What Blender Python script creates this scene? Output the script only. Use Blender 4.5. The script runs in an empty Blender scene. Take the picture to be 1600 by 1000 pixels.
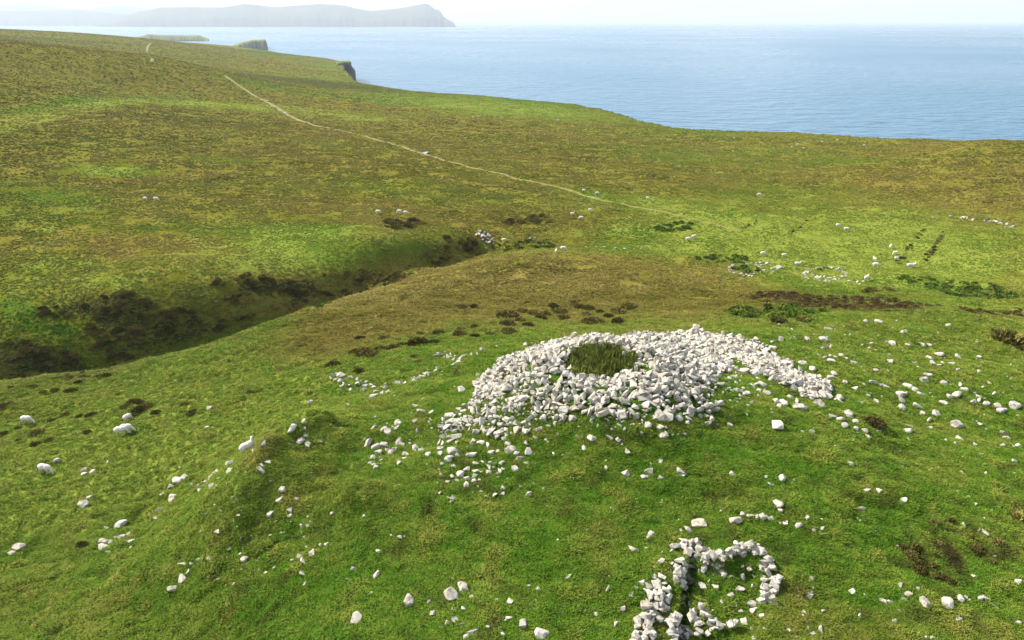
import bpy, bmesh, math, random
import numpy as np
from mathutils import Vector, Matrix, Euler

random.seed(7)
RNG = np.random.default_rng(11)
SC = bpy.context.scene
COL = SC.collection
R = math.radians

# ------------------------------------------------------------------ camera, sky, sun, exposure
CAM_Z, PITCH, FPX = 90.0, R(22.06), 1155.5        # the sea is z = 0
cam_data = bpy.data.cameras.new('camera')
cam_data.lens, cam_data.sensor_width = 26.0, 36.0
cam_data.clip_start, cam_data.clip_end = 0.5, 150000.0
cam = bpy.data.objects.new('camera', cam_data)
COL.objects.link(cam)
cam.location = (0, 0, CAM_Z)
cam.rotation_euler = (math.pi / 2 - PITCH, 0, 0)
SC.camera = cam

SUN_EL, SUN_AZ = R(41), R(-62)                    # azimuth measured from +Y (camera heading), negative = to the left
world = bpy.data.worlds.new('World')
SC.world = world
world.use_nodes = True
wn, wl = world.node_tree.nodes, world.node_tree.links
wn.clear()
w_out = wn.new('ShaderNodeOutputWorld')
w_bg = wn.new('ShaderNodeBackground')
sky = wn.new('ShaderNodeTexSky')
sky.sky_type = 'NISHITA'
sky.sun_disc = False
sky.sun_elevation = SUN_EL
sky.sun_rotation = SUN_AZ
sky.air_density, sky.dust_density, sky.ozone_density = 1.0, 1.5, 1.0
w_co = wn.new('ShaderNodeTexCoord')
w_map = wn.new('ShaderNodeMapping')
w_map.inputs['Scale'].default_value = (1.0, 1.0, 3.2)
w_no = wn.new('ShaderNodeTexNoise')
w_no.inputs['Scale'].default_value = 2.3
w_no.inputs['Detail'].default_value = 7
w_no.inputs['Roughness'].default_value = 0.55
w_ra = wn.new('ShaderNodeMapRange')
w_ra.interpolation_type = 'SMOOTHSTEP'
w_ra.inputs[1].default_value, w_ra.inputs[2].default_value = 0.46, 0.68
w_ra.inputs[3].default_value, w_ra.inputs[4].default_value = 0.05, 0.85
w_mix = wn.new('ShaderNodeMix')
w_mix.data_type = 'RGBA'
w_mix.inputs[7].default_value = (11.5, 11.6, 11.8, 1)        # sunlit cloud
wl.new(w_co.outputs['Generated'], w_map.inputs[0])
wl.new(w_map.outputs[0], w_no.inputs['Vector'])
wl.new(w_no.outputs['Fac'], w_ra.inputs[0])
wl.new(w_ra.outputs[0], w_mix.inputs[0])
wl.new(sky.outputs[0], w_mix.inputs[6])
wl.new(w_mix.outputs[2], w_bg.inputs[0])
wl.new(w_bg.outputs[0], w_out.inputs[0])
w_bg.inputs[1].default_value = 0.1

sun_data = bpy.data.lights.new('sun', 'SUN')
sun_data.energy = 4.4
sun_data.angle = R(0.53)
sun_data.color = (1.0, 0.94, 0.84)
sun = bpy.data.objects.new('sun', sun_data)
COL.objects.link(sun)
sun.location = (-60, 30, 200)
_sd = Vector((math.sin(SUN_AZ) * math.cos(SUN_EL), math.cos(SUN_AZ) * math.cos(SUN_EL), math.sin(SUN_EL)))
sun.rotation_euler = _sd.to_track_quat('Z', 'Y').to_euler()

SC.view_settings.view_transform = 'Standard'
SC.view_settings.look = 'None'
SC.view_settings.exposure = 1.42
SC.view_settings.gamma = 1.0
SC.view_settings.use_curve_mapping = False
SC.render.engine = 'CYCLES'
SC.cycles.use_denoising = True
SC.cycles.max_bounces = 4
SC.cycles.diffuse_bounces = 2
SC.cycles.glossy_bounces = 2
SC.cycles.transmission_bounces = 2
SC.cycles.volume_bounces = 0
SC.cycles.sample_clamp_indirect = 6.0

# ------------------------------------------------------------------ photograph geometry -> places on the ground
CP, SP = math.cos(PITCH), math.sin(PITCH)

def ray(u, v):
    """Direction of the sight line through a point of the 1600 x 1000 photograph (unit depth)."""
    X = (np.asarray(u, float) - 800.0) / FPX
    Y = (500.0 - np.asarray(v, float)) / FPX
    return np.stack([X, CP + Y * SP, Y * CP - SP], -1)

def at_z(u, v, z):
    """Ground point under a photo point for a height z relative to the camera."""
    d = ray(u, v)
    return d * (z / d[..., 2])[..., None]

def project(x, y, z):
    """Photo coordinates of points (z relative to the camera) and their depth."""
    f = y * CP - z * SP
    f = np.maximum(f, 0.05)
    return 800 + FPX * x / f, 500 - FPX * (y * SP + z * CP) / f, f

# ------------------------------------------------------------------ noise
def _hash(ix, iy, seed):
    h = (ix.astype(np.int64) * 374761393 + iy.astype(np.int64) * 668265263 + seed * 974634777) & 0xFFFFFFFF
    h = ((h ^ (h >> 13)) * 1274126177) & 0xFFFFFFFF
    h = ((h ^ (h >> 16)) * 2246822519) & 0xFFFFFFFF
    return h ^ (h >> 15)

def noise(x, y, seed=0):
    """Gradient noise, about -1 .. 1."""
    ix, iy = np.floor(x), np.floor(y)
    fx, fy = x - ix, y - iy
    u = fx * fx * fx * (fx * (fx * 6 - 15) + 10)
    w = fy * fy * fy * (fy * (fy * 6 - 15) + 10)
    out = []
    for dx, dy in ((0, 0), (1, 0), (0, 1), (1, 1)):
        a = _hash(ix + dx, iy + dy, seed) * (2 * math.pi / 4294967296.0)
        out.append(np.cos(a) * (fx - dx) + np.sin(a) * (fy - dy))
    return 1.5 * ((out[0] * (1 - u) + out[1] * u) * (1 - w) + (out[2] * (1 - u) + out[3] * u) * w)

def fbm(x, y, seed=0, octaves=4):
    s, a, t = 0, 1.0, 0
    for k in range(octaves):
        s = s + a * noise(x * 2 ** k + 17.3 * k, y * 2 ** k - 9.1 * k, seed + k)
        t += a
        a *= 0.5
    return s / t

def sstep(a, b, x):
    t = np.clip((x - a) / (b - a), 0, 1)
    return t * t * (3 - 2 * t)

# ------------------------------------------------------------------ the lie of the land: (photo x, photo y, height below the camera)
CTRL = [
 # foreground knoll
 (800,1000,-21.5),(500,1000,-23),(250,1000,-25.5),(0,1000,-27.5),(1100,1000,-21.4),(1350,1000,-21.6),(1600,1000,-22),
 (600,850,-22.2),(800,850,-21.4),(1100,850,-20.9),(1350,850,-21.4),(1600,850,-22),(300,950,-25),(150,900,-27.2),(0,850,-28.2),
 (800,740,-20.9),(1000,740,-20.4),(1250,740,-20.9),(1500,740,-21.9),(1600,700,-22.6),(600,760,-21.7),
 (680,640,-21.4),(560,680,-21.8),(490,668,-21.3),(430,703,-21.6),(372,765,-22.5),(330,850,-23.9),
 (490,770,-22.4),(420,870,-23.6),(540,720,-21.9),
 (1250,605,-20.6),(1400,640,-21.9),(1400,560,-22.3),(1550,600,-22.8),(1300,530,-22.2),(1480,492,-23.2),(1600,505,-24.4),(1200,525,-21.9),
 # field left of the knoll
 (70,733,-28.7),(200,740,-28.3),(300,660,-28.0),(200,673,-28.6),(45,655,-30),(150,600,-30.3),(330,600,-28.6),(400,620,-27.6),(430,640,-26.5),
 (300,740,-27.2),(250,820,-27.2),(520,590,-26.3),(600,603,-24.6),(700,566,-24.4),(480,560,-28.4),(610,545,-27.5),(740,530,-26.8),
 # ravine and its banks
 (-40,610,-31.5),(60,592,-31.3),(180,578,-30.9),(300,552,-30.5),(370,522,-30.5),(470,490,-30.6),(600,450,-31.2),(700,420,-31.6),(800,394,-31.6),
 (-40,590,-35),(60,560,-35.6),(200,540,-36.2),(320,510,-35.8),(440,472,-35.1),(560,448,-34.6),(680,412,-34.6),(760,385,-34.8),(860,383,-34.2),
 (-40,480,-32.5),(60,470,-32.3),(200,462,-32.0),(320,448,-32.4),(400,436,-32.7),(560,415,-32.7),(640,380,-31.7),(700,360,-33.2),(760,352,-34.2),
 # brown slope behind the broch
 (560,520,-29.2),(700,500,-28.8),(800,450,-30.3),(700,460,-30.2),(1000,500,-29.0),(1000,450,-30.4),(1000,400,-32.4),(1150,440,-31.4),
 (1300,470,-29.2),(1420,475,-28.6),(1290,430,-32.4),(1180,420,-32.8),(1500,445,-31),(1600,470,-29),
 # moor behind
 (200,400,-31.4),(60,400,-31.2),(0,340,-31),(200,340,-31.4),(400,380,-31.8),(500,350,-32.4),(560,345,-32.2),
 (200,300,-32),(0,270,-30.5),(500,300,-33),(800,310,-35.2),(1000,330,-35),(1200,350,-34.6),(1400,400,-33.6),(1580,400,-31.6),(1580,350,-33.2),
 (1560,300,-34),(1600,232,-32.5),(1500,222,-33.8),(1700,260,-32),(1400,300,-36.5),(1400,245,-40.5),(1200,250,-41.5),(1000,250,-41.5),(800,230,-42.5),(800,200,-47),
 (600,220,-42),(400,200,-38),(200,200,-32.5),(0,190,-28.5),(500,160,-44),(400,140,-39.5),(200,130,-31),(0,130,-24.5),
 (360,117,-34.5),(240,88,-23),(100,75,-17.5),(0,66,-14.5),(-60,58,-12.5),(0,100,-19.5),(150,100,-22),
 (700,150,-51),(850,164,-50),(1000,190,-50.5),(1130,205,-49.5),(1250,213,-47.5),(1385,221,-44.5),(620,141,-54),(560,131,-56),
 (400,108,-48),(420,95,-50),(500,112,-54),(440,130,-46),(540,102,-62),(480,88,-59),(415,81,-57),(330,70,-47),(230,60,-31),(100,51,-17),(0,46.5,-12.5),(-60,44,-10.5),
 (120,62,-24),(240,72,-31),
]
cu, cv, cz = (np.array(c, float) for c in zip(*CTRL))
_p = at_z(cu, cv, cz)
px_, py_, pz_ = _p[:, 0], _p[:, 1], _p[:, 2]
BROCH = at_z(945, 567, -18.3)[:2]                 # centre of the broch's hollow
for dx, dy, z in ((0,0,-19.2),(0,5,-19.6),(0,9.5,-22.3),(-6,7,-22.4),(7,8,-21.9),(-7.5,0,-20.7),(8,0,-20.1),(0,-5.5,-20.0),(-4,-4,-20.3),(5,-4,-20.1)):
    px_ = np.append(px_, BROCH[0] + dx); py_ = np.append(py_, BROCH[1] + dy); pz_ = np.append(pz_, z)
cth, clr = np.arctan2(px_, py_), np.log(np.hypot(px_, py_))

def _tps(d2):
    return 0.5 * d2 * np.log(d2 + 1e-9)

_n = len(cth)
_K = _tps((cth[:, None] - cth) ** 2 + (clr[:, None] - clr) ** 2)
_P = np.stack([np.ones(_n), cth, clr], 1)
_A = np.zeros((_n + 3, _n + 3))
_A[:_n, :_n] = _K + np.eye(_n) * 2e-4
_A[:_n, _n:] = _P
_A[_n:, :_n] = _P.T
_W = np.linalg.solve(_A, np.concatenate([pz_, np.zeros(3)]))

def base_height(th, lr):
    th = np.clip(th, -0.86, 0.86)
    lr = np.clip(lr, math.log(20.5), math.log(1900))
    out = np.empty_like(th)
    for i in range(0, len(th), 20000):
        t, l = th[i:i + 20000], lr[i:i + 20000]
        out[i:i + 20000] = _tps((t[:, None] - cth) ** 2 + (l[:, None] - clr) ** 2) @ _W[:_n] + _W[_n] + _W[_n + 1] * t + _W[_n + 2] * l
    return out

# coast: cliff edge as (photo x, photo y, height)
COAST = [(-400,44,-11),(0,44.5,-12),(120,50,-17),(235,58.5,-31),(330,68.5,-47),(418,80,-57),(480,86.5,-59),(536,98.5,-62),(540,110,-58),(548,120,-57.5),(556,129,-56),
         (620,140,-54),(750,148,-51.5),(900,166,-50),(1000,190,-50.5),(1045,200,-50.5),(1130,204,-49.5),(1250,212,-47.5),(1384,220,-44.5),(1480,221,-44),(1700,222,-43),(2200,224,-42)]
_c = at_z(*(np.array(c, float) for c in zip(*COAST)))
coast_th, coast_r = np.arctan2(_c[:, 0], _c[:, 1]), np.hypot(_c[:, 0], _c[:, 1]) * 1.04

# the stone fold in the foreground: interior dug down
def poly_xy(pts, z):
    q = at_z(np.array([p[0] for p in pts], float), np.array([p[1] for p in pts], float), np.full(len(pts), z))
    return q[:, :2]

def seg_dist(x, y, a, b):
    ab = b - a
    t = np.clip(((x - a[0]) * ab[0] + (y - a[1]) * ab[1]) / (ab @ ab + 1e-9), 0, 1)
    return np.hypot(x - a[0] - t * ab[0], y - a[1] - t * ab[1])

def in_poly(x, y, P):
    inside = np.zeros(np.shape(x), bool)
    j = len(P) - 1
    for i in range(len(P)):
        yi, yj, xi, xj = P[i][1], P[j][1], P[i][0], P[j][0]
        c = ((yi > y) != (yj > y)) & (x < (xj - xi) * (y - yi) / (yj - yi + 1e-12) + xi)
        inside ^= c
        j = i
    return inside

FOLD_IN = poly_xy([(1076,878),(1120,882),(1150,884),(1180,888),(1192,910),(1192,945),(1186,985),(1180,1030),(1062,1030),(1066,990),(1074,930)], -21.1)

_t = at_z(np.array([150.0, 330.0]), np.array([692.0, 648.0]), np.array([-28.6, -28.0]))
_t = (_t[1] - _t[0])[:2]
TRACK_DIR = _t / np.hypot(*_t)
RAVINE = poly_xy([(-60,588),(60,562),(200,541),(320,511),(440,473),(560,449),(680,413),(760,386)], -35.3)
RIM = poly_xy([(492,668),(430,702),(392,738),(352,792)], -21.8)
LUMP = poly_xy([(545,772)], -21.9)[0]

def line_dist(x, y, L):
    d = np.full(np.shape(x), 1e3)
    for i in range(len(L) - 1): d = np.minimum(d, seg_dist(x, y, L[i], L[i + 1]))
    return d

SLOT = poly_xy([(1081,884),(1077,905),(1072,925),(1070,950),(1067,985),(1064,1015)], -21.4)

def terrain_height(x, y):
    r = np.hypot(x, y)
    th, lr = np.arctan2(x, y), np.log(np.maximum(r, 1.0))
    z = base_height(th, lr)
    d = np.hypot(x - BROCH[0], y - BROCH[1])
    z = z + 1.15 * sstep(8.8, 2.6, d) - 0.95 * np.exp(-(d / 1.75) ** 2)
    z = z - 2.3 * np.exp(-(line_dist(x, y, RAVINE) / 2.7) ** 2)
    z = z + 0.62 * np.exp(-(line_dist(x, y, RIM) / 0.95) ** 2) * (1 + 0.5 * noise(x / 1.2, y / 1.2, 14))
    z = z + 0.55 * np.exp(-(np.hypot((x - LUMP[0]) / 1.9, (y - LUMP[1]) / 1.1)) ** 2)
    # lumps at every size; the small ones only where the sheet is fine enough to carry them
    big = sstep(60, 200, r)
    z = z + big * 1.2 * fbm(x / 60, y / 60, 3, 3) * sstep(2000, 900, r)
    z = z + sstep(150, 400, r) * sstep(1200, 600, r) * 1.6 * fbm(x / 130, y / 90, 31, 2)
    z = z + (0.50 * fbm(x / 9, y / 9, 5, 3) + 0.19 * noise(x / 3.6, y / 3.6, 6)) * sstep(700, 150, r)
    lump = noise(x / 1.7, y / 1.7, 8) + 0.6 * noise(x / 0.95, y / 0.95, 9)
    z = z + 0.075 * lump * sstep(230, 60, r)
    tus = np.abs(noise(x / 0.62, y / 0.62, 12))
    z = z + 0.07 * (0.5 - tus) * sstep(110, 40, r)
    # little terraces trodden by sheep across the slope left of the knoll
    tr = np.sin((0.55 * x + 0.83 * y) * 4.4 + 2.2 * noise(x / 4, y / 4, 21) + 1.2 * noise(x / 1.6, y / 1.6, 22))
    z = z + 0.085 * tr * sstep(-7, -14, x) * sstep(95, 65, r) * (0.5 + 0.5 * noise(x / 6, y / 6, 23))
    ca, sa = TRACK_DIR
    along, across = x * ca + y * sa, -x * sa + y * ca
    st = noise(along / 2.6, across / 0.55, 25) + 0.5 * noise(along / 1.2, across / 0.4, 26)
    z = z - 0.15 * sstep(0.18, 0.62, st) * sstep(-6, -11, x) * sstep(95, 75, r) * sstep(22, 27, r)
    # the fold's sunken floor
    ins = in_poly(x, y, FOLD_IN)
    edge = np.full(np.shape(x), 9.0)
    near = (np.abs(x - FOLD_IN[:, 0].mean()) < 6) & (np.abs(y - FOLD_IN[:, 1].mean()) < 6)
    for i in range(len(FOLD_IN)):
        edge[near] = np.minimum(edge[near], seg_dist(x[near], y[near], FOLD_IN[i - 1], FOLD_IN[i]))
    z = z - np.where(ins, 0.42 * sstep(0, 0.22, edge), 0)
    for i in range(len(SLOT) - 1):
        z = z - 0.85 * sstep(0.27, 0.15, seg_dist(x, y, SLOT[i], SLOT[i + 1])) * near
    # beyond the coast: cliff and foreshore
    rc = np.interp(th, coast_th, coast_r) * (1 + 0.012 * noise(th * 60, th * 0 + 3.3, 40) + 0.006 * noise(th * 170, th * 0 + 1.3, 41))
    k = (r - rc) / 22.0
    sea = -CAM_Z - 6
    z = np.where(k > 0, z + (sea - z) * (1 - np.exp(-np.maximum(k, 0) * 2.2)), z)
    return z

# one sheet, fine where the photograph looks, coarse all the way round
TH = np.concatenate([R(1) * np.arange(-180, -50, 5), R(1) * np.linspace(-49, 49, 820), R(1) * np.arange(52, 181, 5)])
TH[-1] = math.pi
_rr = [0.6, 3.0, 7.0, 11.0]
_r = 14.0
while _r < 110: _rr.append(_r); _r *= 1.005
while _r < 3400: _rr.append(_r); _r *= 1.0115
RR = np.array(_rr)
LR = np.log(RR)
GT, GR = np.meshgrid(TH, RR)
GX, GY = GR * np.sin(GT), GR * np.cos(GT)
GZ = terrain_height(GX.ravel(), GY.ravel()).reshape(GX.shape)

def ground(x, y):
    """Height of the built sheet (relative to the camera) under x, y."""
    x, y = np.asarray(x, float), np.asarray(y, float)
    th, lr = np.arctan2(x, y), np.log(np.maximum(np.hypot(x, y), 0.7))
    j = np.clip(np.searchsorted(TH, th) - 1, 0, len(TH) - 2)
    i = np.clip(np.searchsorted(LR, lr) - 1, 0, len(LR) - 2)
    a = np.clip((th - TH[j]) / (TH[j + 1] - TH[j]), 0, 1)
    b = np.clip((lr - LR[i]) / (LR[i + 1] - LR[i]), 0, 1)
    return (GZ[i, j] * (1 - a) + GZ[i, j + 1] * a) * (1 - b) + (GZ[i + 1, j] * (1 - a) + GZ[i + 1, j + 1] * a) * b

_marks = 16.0 * 1.004 ** np.arange(1400)
def on_ground(u, v):
    """First ground point along the sight line through each photo point -> x, y, z(rel), depth."""
    d = ray(np.atleast_1d(u), np.atleast_1d(v))
    hl = np.hypot(d[:, 0], d[:, 1])
    t = _marks[None, :] / hl[:, None]
    g = d[:, 2:3] * t - ground(d[:, 0:1] * t, d[:, 1:2] * t)
    hit = np.argmax(g < 0, 1)
    hit = np.where((g < 0).any(1), np.maximum(hit, 1), g.shape[1] - 1)
    rows = np.arange(len(hit))
    g0, g1 = g[rows, hit - 1], g[rows, hit]
    f = np.clip(g0 / (g0 - g1 + 1e-9), 0, 1)
    tt = t[rows, hit - 1] * (1 - f) + t[rows, hit] * f
    x, y = d[:, 0] * tt, d[:, 1] * tt
    return x, y, ground(x, y), tt
# ------------------------------------------------------------------ naming helpers
def tag(o, label=None, cat=None, group=None, kind=None):
    if label: o['label'] = label
    if cat: o['category'] = cat
    if group: o['group'] = group
    if kind: o['kind'] = kind
    return o

def link(name, mesh, parent=None, loc=None):
    o = bpy.data.objects.new(name, mesh)
    COL.objects.link(o)
    if parent: o.parent = parent
    if loc is not None: o.location = loc
    return o

def mesh_from(name, verts, faces, mat=None, smooth=False):
    me = bpy.data.meshes.new(name)
    me.from_pydata([tuple(map(float, v)) for v in verts], [], faces)
    if mat: me.materials.append(mat)
    if smooth: me.polygons.foreach_set('use_smooth', [True] * len(me.polygons))
    me.update()
    return me

def quads_mesh(name, V, F, mat, smooth=True):
    """Fast quad mesh from arrays."""
    me = bpy.data.meshes.new(name)
    me.vertices.add(len(V)); me.vertices.foreach_set('co', np.ascontiguousarray(V, np.float32).ravel())
    me.loops.add(F.size); me.loops.foreach_set('vertex_index', F.ravel().astype(np.int32))
    me.polygons.add(len(F))
    k = F.shape[1]
    me.polygons.foreach_set('loop_start', np.arange(0, F.size, k, dtype=np.int32))
    me.polygons.foreach_set('loop_total', np.full(len(F), k, np.int32))
    me.update(calc_edges=True)
    me.validate()
    if smooth: me.polygons.foreach_set('use_smooth', np.ones(len(me.polygons), bool))
    me.materials.append(mat)
    return me

def add_attr(me, name, arr, kind='FLOAT_COLOR', dom='POINT'):
    a = me.attributes.new(name, kind, dom)
    a.data.foreach_set('color' if kind == 'FLOAT_COLOR' else 'value', np.ascontiguousarray(arr, np.float32).ravel())

# ------------------------------------------------------------------ materials
class Nodes:
    def __init__(s, name):
        s.m = bpy.data.materials.new(name); s.m.use_nodes = True
        s.t = s.m.node_tree; s.t.nodes.clear()
        s.out = s.t.nodes.new('ShaderNodeOutputMaterial')
    def n(s, typ, **kw):
        nd = s.t.nodes.new('ShaderNode' + typ)
        for k, v in kw.items(): setattr(nd, k, v)
        return nd
    def put(s, sock, val):
        if hasattr(val, 'is_output'): s.t.links.new(val, sock)
        elif isinstance(val, (int, float)): sock.default_value = val
        else: sock.default_value = tuple(val) + ((1.0,) if len(val) == 3 and len(sock.default_value) == 4 else ())
    def mix(s, f, a, b, mode='MIX'):
        nd = s.n('Mix', data_type='RGBA', blend_type=mode)
        s.put(nd.inputs[0], f); s.put(nd.inputs[6], a); s.put(nd.inputs[7], b)
        return nd.outputs[2]
    def math(s, op, a, b=0.0, clamp=False):
        nd = s.n('Math', operation=op, use_clamp=clamp)
        s.put(nd.inputs[0], a); s.put(nd.inputs[1], b)
        return nd.outputs[0]
    def rng(s, x, a, b, c=0.0, d=1.0):
        nd = s.n('MapRange', interpolation_type='SMOOTHSTEP')
        for i, v in enumerate((x, a, b, c, d)): s.put(nd.inputs[i], v)
        return nd.outputs[0]
    def noise(s, vec, scale, detail=3, rough=0.55, dist=0.0):
        nd = s.n('TexNoise')
        s.put(nd.inputs['Vector'], vec)
        nd.inputs['Scale'].default_value = scale; nd.inputs['Detail'].default_value = detail
        nd.inputs['Roughness'].default_value = rough; nd.inputs['Distortion'].default_value = dist
        return nd.outputs['Fac']
    def bump(s, h, strength, dist):
        nd = s.n('Bump')
        s.put(nd.inputs['Height'], h); nd.inputs['Strength'].default_value = strength; nd.inputs['Distance'].default_value = dist
        return nd.outputs[0]
    def bsdf(s, col, rough=0.9, spec=0.2, normal=None, **kw):
        nd = s.n('BsdfPrincipled')
        s.put(nd.inputs['Base Color'], col); s.put(nd.inputs['Roughness'], rough)
        nd.inputs['Specular IOR Level'].default_value = spec
        if normal: s.put(nd.inputs['Normal'], normal)
        for k, v in kw.items(): s.put(nd.inputs[k], v)
        s.t.links.new(nd.outputs[0], s.out.inputs[0])
        return s.m

LUSH, FRESH, MOOR, DRY, HEATH, EARTH = (0.031,0.088,0.005), (0.150,0.180,0.028), (0.098,0.094,0.018), (0.175,0.140,0.038), (0.034,0.034,0.012), (0.160,0.120,0.050)

def ground_material():
    N = Nodes('turf_and_moor')
    co = N.n('TexCoord').outputs['Object']
    at = N.n('Attribute', attribute_name='veg')
    sep = N.n('SeparateColor'); N.t.links.new(at.outputs['Color'], sep.inputs[0])
    lush, dry, hea = sep.outputs[0], sep.outputs[1], sep.outputs[2]
    bare = at.outputs['Alpha']
    n_far, n_med, n_mid, n_sm, n_fine = N.noise(co, 0.030, 4, 0.6), N.noise(co, 0.105, 5, 0.68, 0.4), N.noise(co, 0.42, 5, 0.68), N.noise(co, 1.9, 4, 0.65), N.noise(co, 9.0, 4, 0.7)
    dev = lambda n, k: N.math('MULTIPLY', N.math('SUBTRACT', n, 0.5), k)
    brk = N.math('ADD', dev(n_mid, 1.7), dev(n_sm, 1.1))
    brk2 = N.math('ADD', brk, N.math('ADD', dev(n_far, 1.2), dev(n_med, 1.7)))
    pale = N.n('Attribute', attribute_name='pale').outputs['Fac']
    green = N.mix(N.rng(N.math('ADD', pale, N.math('ADD', dev(n_med, 1.0), N.math('ADD', dev(n_mid, 1.2), dev(n_sm, 0.7)))), 0.0, 0.75), LUSH, FRESH)
    moor = N.mix(N.rng(N.math('ADD', dev(n_med, 1.0), n_mid), 0.40, 0.62), (0.100,0.102,0.012), (0.165,0.128,0.026))
    moor = N.mix(N.rng(N.math('ADD', dev(n_far, 1.0), n_med), 0.46, 0.62, 0, 0.6), moor, (0.150,0.146,0.022))
    moor = N.mix(N.rng(N.math('ADD', dev(n_sm, 0.8), n_mid), 0.53, 0.64, 0, 0.75), moor, (0.048,0.048,0.010))
    c = N.mix(N.rng(N.math('ADD', lush, brk2), 0.22, 0.78), moor, green)
    c = N.mix(N.rng(N.math('ADD', dry, brk), 0.40, 0.95, 0, 0.8), c, DRY)
    c = N.mix(N.rng(N.math('ADD', hea, N.math('ADD', N.math('MULTIPLY', brk, 0.7), dev(n_med, 0.8))), 0.36, 0.62, 0, 0.92), c, HEATH)
    rock = N.mix(N.rng(N.noise(co, 0.25, 6, 0.7), 0.35, 0.65), (0.055,0.048,0.040), (0.16,0.14,0.11))
    rock = N.mix(N.rng(n_mid, 0.45, 0.6, 0, 0.5), rock, (0.07,0.08,0.03))
    soil = N.mix(n_sm, EARTH, (0.10,0.068,0.035))
    far = N.n('Attribute', attribute_name='cliff').outputs['Fac']
    c = N.mix(N.rng(N.math('ADD', bare, brk), 0.45, 0.8), c, soil)
    c = N.mix(N.rng(N.math('ADD', far, N.math('MULTIPLY', brk, 0.4)), 0.4, 0.6), c, rock)
    c = N.mix(1.0, c, N.mix(N.rng(n_fine, 0.3, 0.72), (0.62,0.64,0.62), (1.25,1.22,1.15)), 'MULTIPLY')
    h = N.math('ADD', N.math('MULTIPLY', n_fine, 0.35), n_sm)
    return N.bsdf(c, 1.0, 0.0, N.bump(h, 1.0, 0.28))

def stone_material(name, base, dark, lich):
    N = Nodes(name)
    co = N.n('TexCoord').outputs['Object']
    oi = N.n('ObjectInfo')
    loc = N.n('VectorMath', operation='ADD')
    N.put(loc.inputs[0], co); N.put(loc.inputs[1], oi.outputs['Location'])
    geo = N.n('NewGeometry')
    rnd = N.math('FRACT', N.math('ADD', oi.outputs['Random'], N.math('MULTIPLY', geo.outputs['Random Per Island'], 0.73)))
    a, b = N.noise(loc.outputs[0], 2.0, 5, 0.68), N.noise(loc.outputs[0], 13, 4, 0.7)
    c = N.mix(N.rng(rnd, 0.35, 1.0), base, lich)
    c = N.mix(N.rng(N.math('FRACT', N.math('MULTIPLY', rnd, 7.31)), 0.72, 1.0, 0, 0.7), c, (0.25,0.225,0.18))
    c = N.mix(N.rng(N.math('FRACT', N.math('MULTIPLY', rnd, 13.7)), 0.6, 1.0, 0, 0.5), c, (0.40,0.335,0.245))
    c = N.mix(N.rng(a, 0.49, 0.60, 0, 0.8), c, dark)
    c = N.mix(N.rng(b, 0.52, 0.64, 0, 0.6), c, (0.17,0.16,0.125))
    return N.bsdf(c, 0.88, 0.2, N.bump(N.math('ADD', a, N.math('MULTIPLY', b, 0.4)), 0.55, 0.06))

def plant_material(name, c1, c2, c3=None, trans=0.0):
    N = Nodes(name)
    geo = N.n('NewGeometry'); oi = N.n('ObjectInfo')
    co = N.n('TexCoord').outputs['Object']
    r = N.math('FRACT', N.math('ADD', oi.outputs['Random'], geo.outputs['Random Per Island']))
    c = N.mix(r, c1, c2)
    if c3: c = N.mix(N.rng(N.noise(co, 2.5, 3), 0.5, 0.7), c, c3)
    lightness = N.rng(oi.outputs['Random'], 0.0, 1.0, 0.55, 1.45)
    hsv = N.n('HueSaturation'); N.put(hsv.inputs['Value'], lightness); N.put(hsv.inputs['Color'], c); c = hsv.outputs[0]
    return N.bsdf(c, 0.95, 0.02)

def tuft_material():
    N = Nodes('grass_blades')
    a = N.n('Attribute', attribute_name='tint', attribute_type='INSTANCER').outputs['Fac']
    b = N.n('Attribute', attribute_name='lush', attribute_type='INSTANCER').outputs['Fac']
    geo = N.n('NewGeometry')
    green = N.mix(a, (0.034,0.116,0.005), (0.165,0.210,0.028))
    old = N.mix(a, (0.110,0.096,0.015), (0.205,0.160,0.042))
    c = N.mix(b, old, green)
    c = N.mix(N.math('MULTIPLY', geo.outputs['Random Per Island'], 0.20), c, (0.19,0.19,0.030))
    d = N.n('Attribute', attribute_name='dark', attribute_type='INSTANCER').outputs['Fac']
    c = N.mix(d, c, (0.038,0.036,0.010))
    return N.bsdf(c, 0.9, 0.03)

M_GROUND = ground_material()
M_STONE = stone_material('lichened_limestone', (0.40,0.372,0.310), (0.14,0.128,0.100), (0.29,0.268,0.22))
M_HEATHER = plant_material('heather_sprigs', (0.048,0.044,0.010), (0.165,0.125,0.040), (0.100,0.112,0.020))
M_RUSH = plant_material('rush_stems', (0.085,0.095,0.018), (0.175,0.150,0.040), (0.175,0.125,0.045))
M_BRACKEN = plant_material('bracken_fronds', (0.046,0.086,0.010), (0.095,0.140,0.020), (0.115,0.125,0.026))
M_BLADE = tuft_material()

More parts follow.
